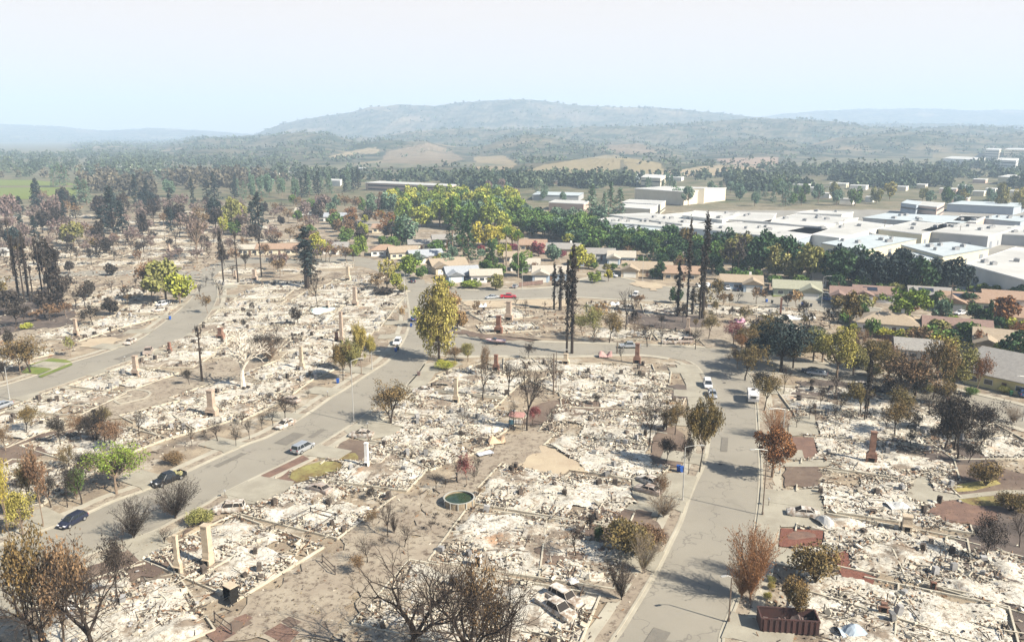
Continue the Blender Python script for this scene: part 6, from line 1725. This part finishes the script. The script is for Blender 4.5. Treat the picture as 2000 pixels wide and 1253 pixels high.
row([(880,745),(960,720),(1040,712),(1120,712)],seed=18,d=12); row([(1060,760),(1130,745),(1230,735),(1290,740)],seed=19,d=14)
row([(1230,860),(1270,800),(1290,760)],seed=22,d=12); row([(760,900),(850,870),(930,820)],seed=23,d=16)
row([(1640,700),(1680,735)],seed=24,d=10,dark=.8); row([(1850,1010),(1800,960)],seed=25,d=8)
for i,(y,x0,x1) in enumerate([(575,0,60),(552,300,560),(530,430,620),(516,0,380),(500,60,400),(486,0,430),(472,20,640),(458,120,420),(446,0,560),(434,240,560),(424,0,240),(414,300,480),(490,560,640),(520,600,680)]):
    row([(x0,y),(x1,y-2)],seed=40+i,d=14,sp=21,w=17)
# loose litter between the plots
def litter(name,poly,n,seed,label,lo=.1,hi=.45):
    rg=np.random.default_rng(seed); xs=[p[0] for p in poly]; ys=[p[1] for p in poly]; g=[G(rg.uniform(min(xs),max(xs)),YH+1/(rg.uniform(1/(max(ys)-YH),1/(min(ys)-YH)))) for _ in range(n)]
    X=np.array([p.x for p in g]);Y=np.array([p.y for p in g]); q=np.array([PX(p) for p in g]); k=inpoly(q[:,0],q[:,1],poly)&~blocked(X,Y); X,Y=X[k],Y[k]; b=MB(); mi=rg.integers(0,4,len(X))
    for m in range(4):
        s=mi==m; c=np.stack([X[s],Y[s],np.full(s.sum(),.08)],1); sz=rg.uniform(lo,hi,(s.sum(),3)); sz[:,2]*=.4; lg=rg.random(s.sum())<.25; sz[lg,0]*=4; sz[lg,1]*=.4
        if s.any(): b.boxes(c,sz,rg.normal(size=(s.sum(),3))*np.array([3,.3,.3]),m)
    o=b.build(name,[M_kdeb,M_kdeb,M_wdeb,M_rdeb]); o['kind']='stuff'; o['label']=label
litter('scattered_debris',[(-50,1300),(0,1150),(300,1050),(700,850),(850,730),(1300,705),(1380,760),(1340,980),(1200,1300)],5200,1,'burned litter strewn over the yards of the middle block')
litter('scattered_debris',[(-50,1060),(-50,810),(380,660),(640,500),(780,560),(780,660),(600,790)],4200,2,'burned litter strewn over the yards of the left block')
litter('scattered_debris',[(1420,1300),(1500,900),(1560,740),(1900,815),(2060,860),(2060,1300)],3600,3,'burned litter strewn over the yards of the right block')
litter('scattered_debris',[(880,590),(1640,600),(1640,705),(1400,680),(900,645)],2600,4,'burned litter strewn over the plots behind the cross street',.15,.7)
litter('scattered_debris',[(-60,760),(-60,440),(560,440),(400,540),(330,620)],5200,5,'burned litter strewn over the far left plots',.2,.9)
# ================================================================ haze
HZ=2.1e-4
def haze():
    b=MB(); b.box((0,4650,229),(20000,10300,470)); o=b.mesh('haze',bpy.data.materials.new('haze air'))
    m=o.materials[0]; m.use_nodes=True; t=m.node_tree; t.nodes.remove(t.nodes['Principled BSDF'])
    v=t.nodes.new('ShaderNodeVolumePrincipled'); v.inputs['Color'].default_value=(.60,.78,1,1)
    v.inputs['Density'].default_value=HZ; v.inputs['Anisotropy'].default_value=.0
    t.links.new(v.outputs[0],t.nodes['Material Output'].inputs['Volume'])
    ob=bpy.data.objects.new('haze',o); COL.objects.link(ob); ob['kind']='stuff'
    ob.visible_shadow=True
haze()
finish_labels()
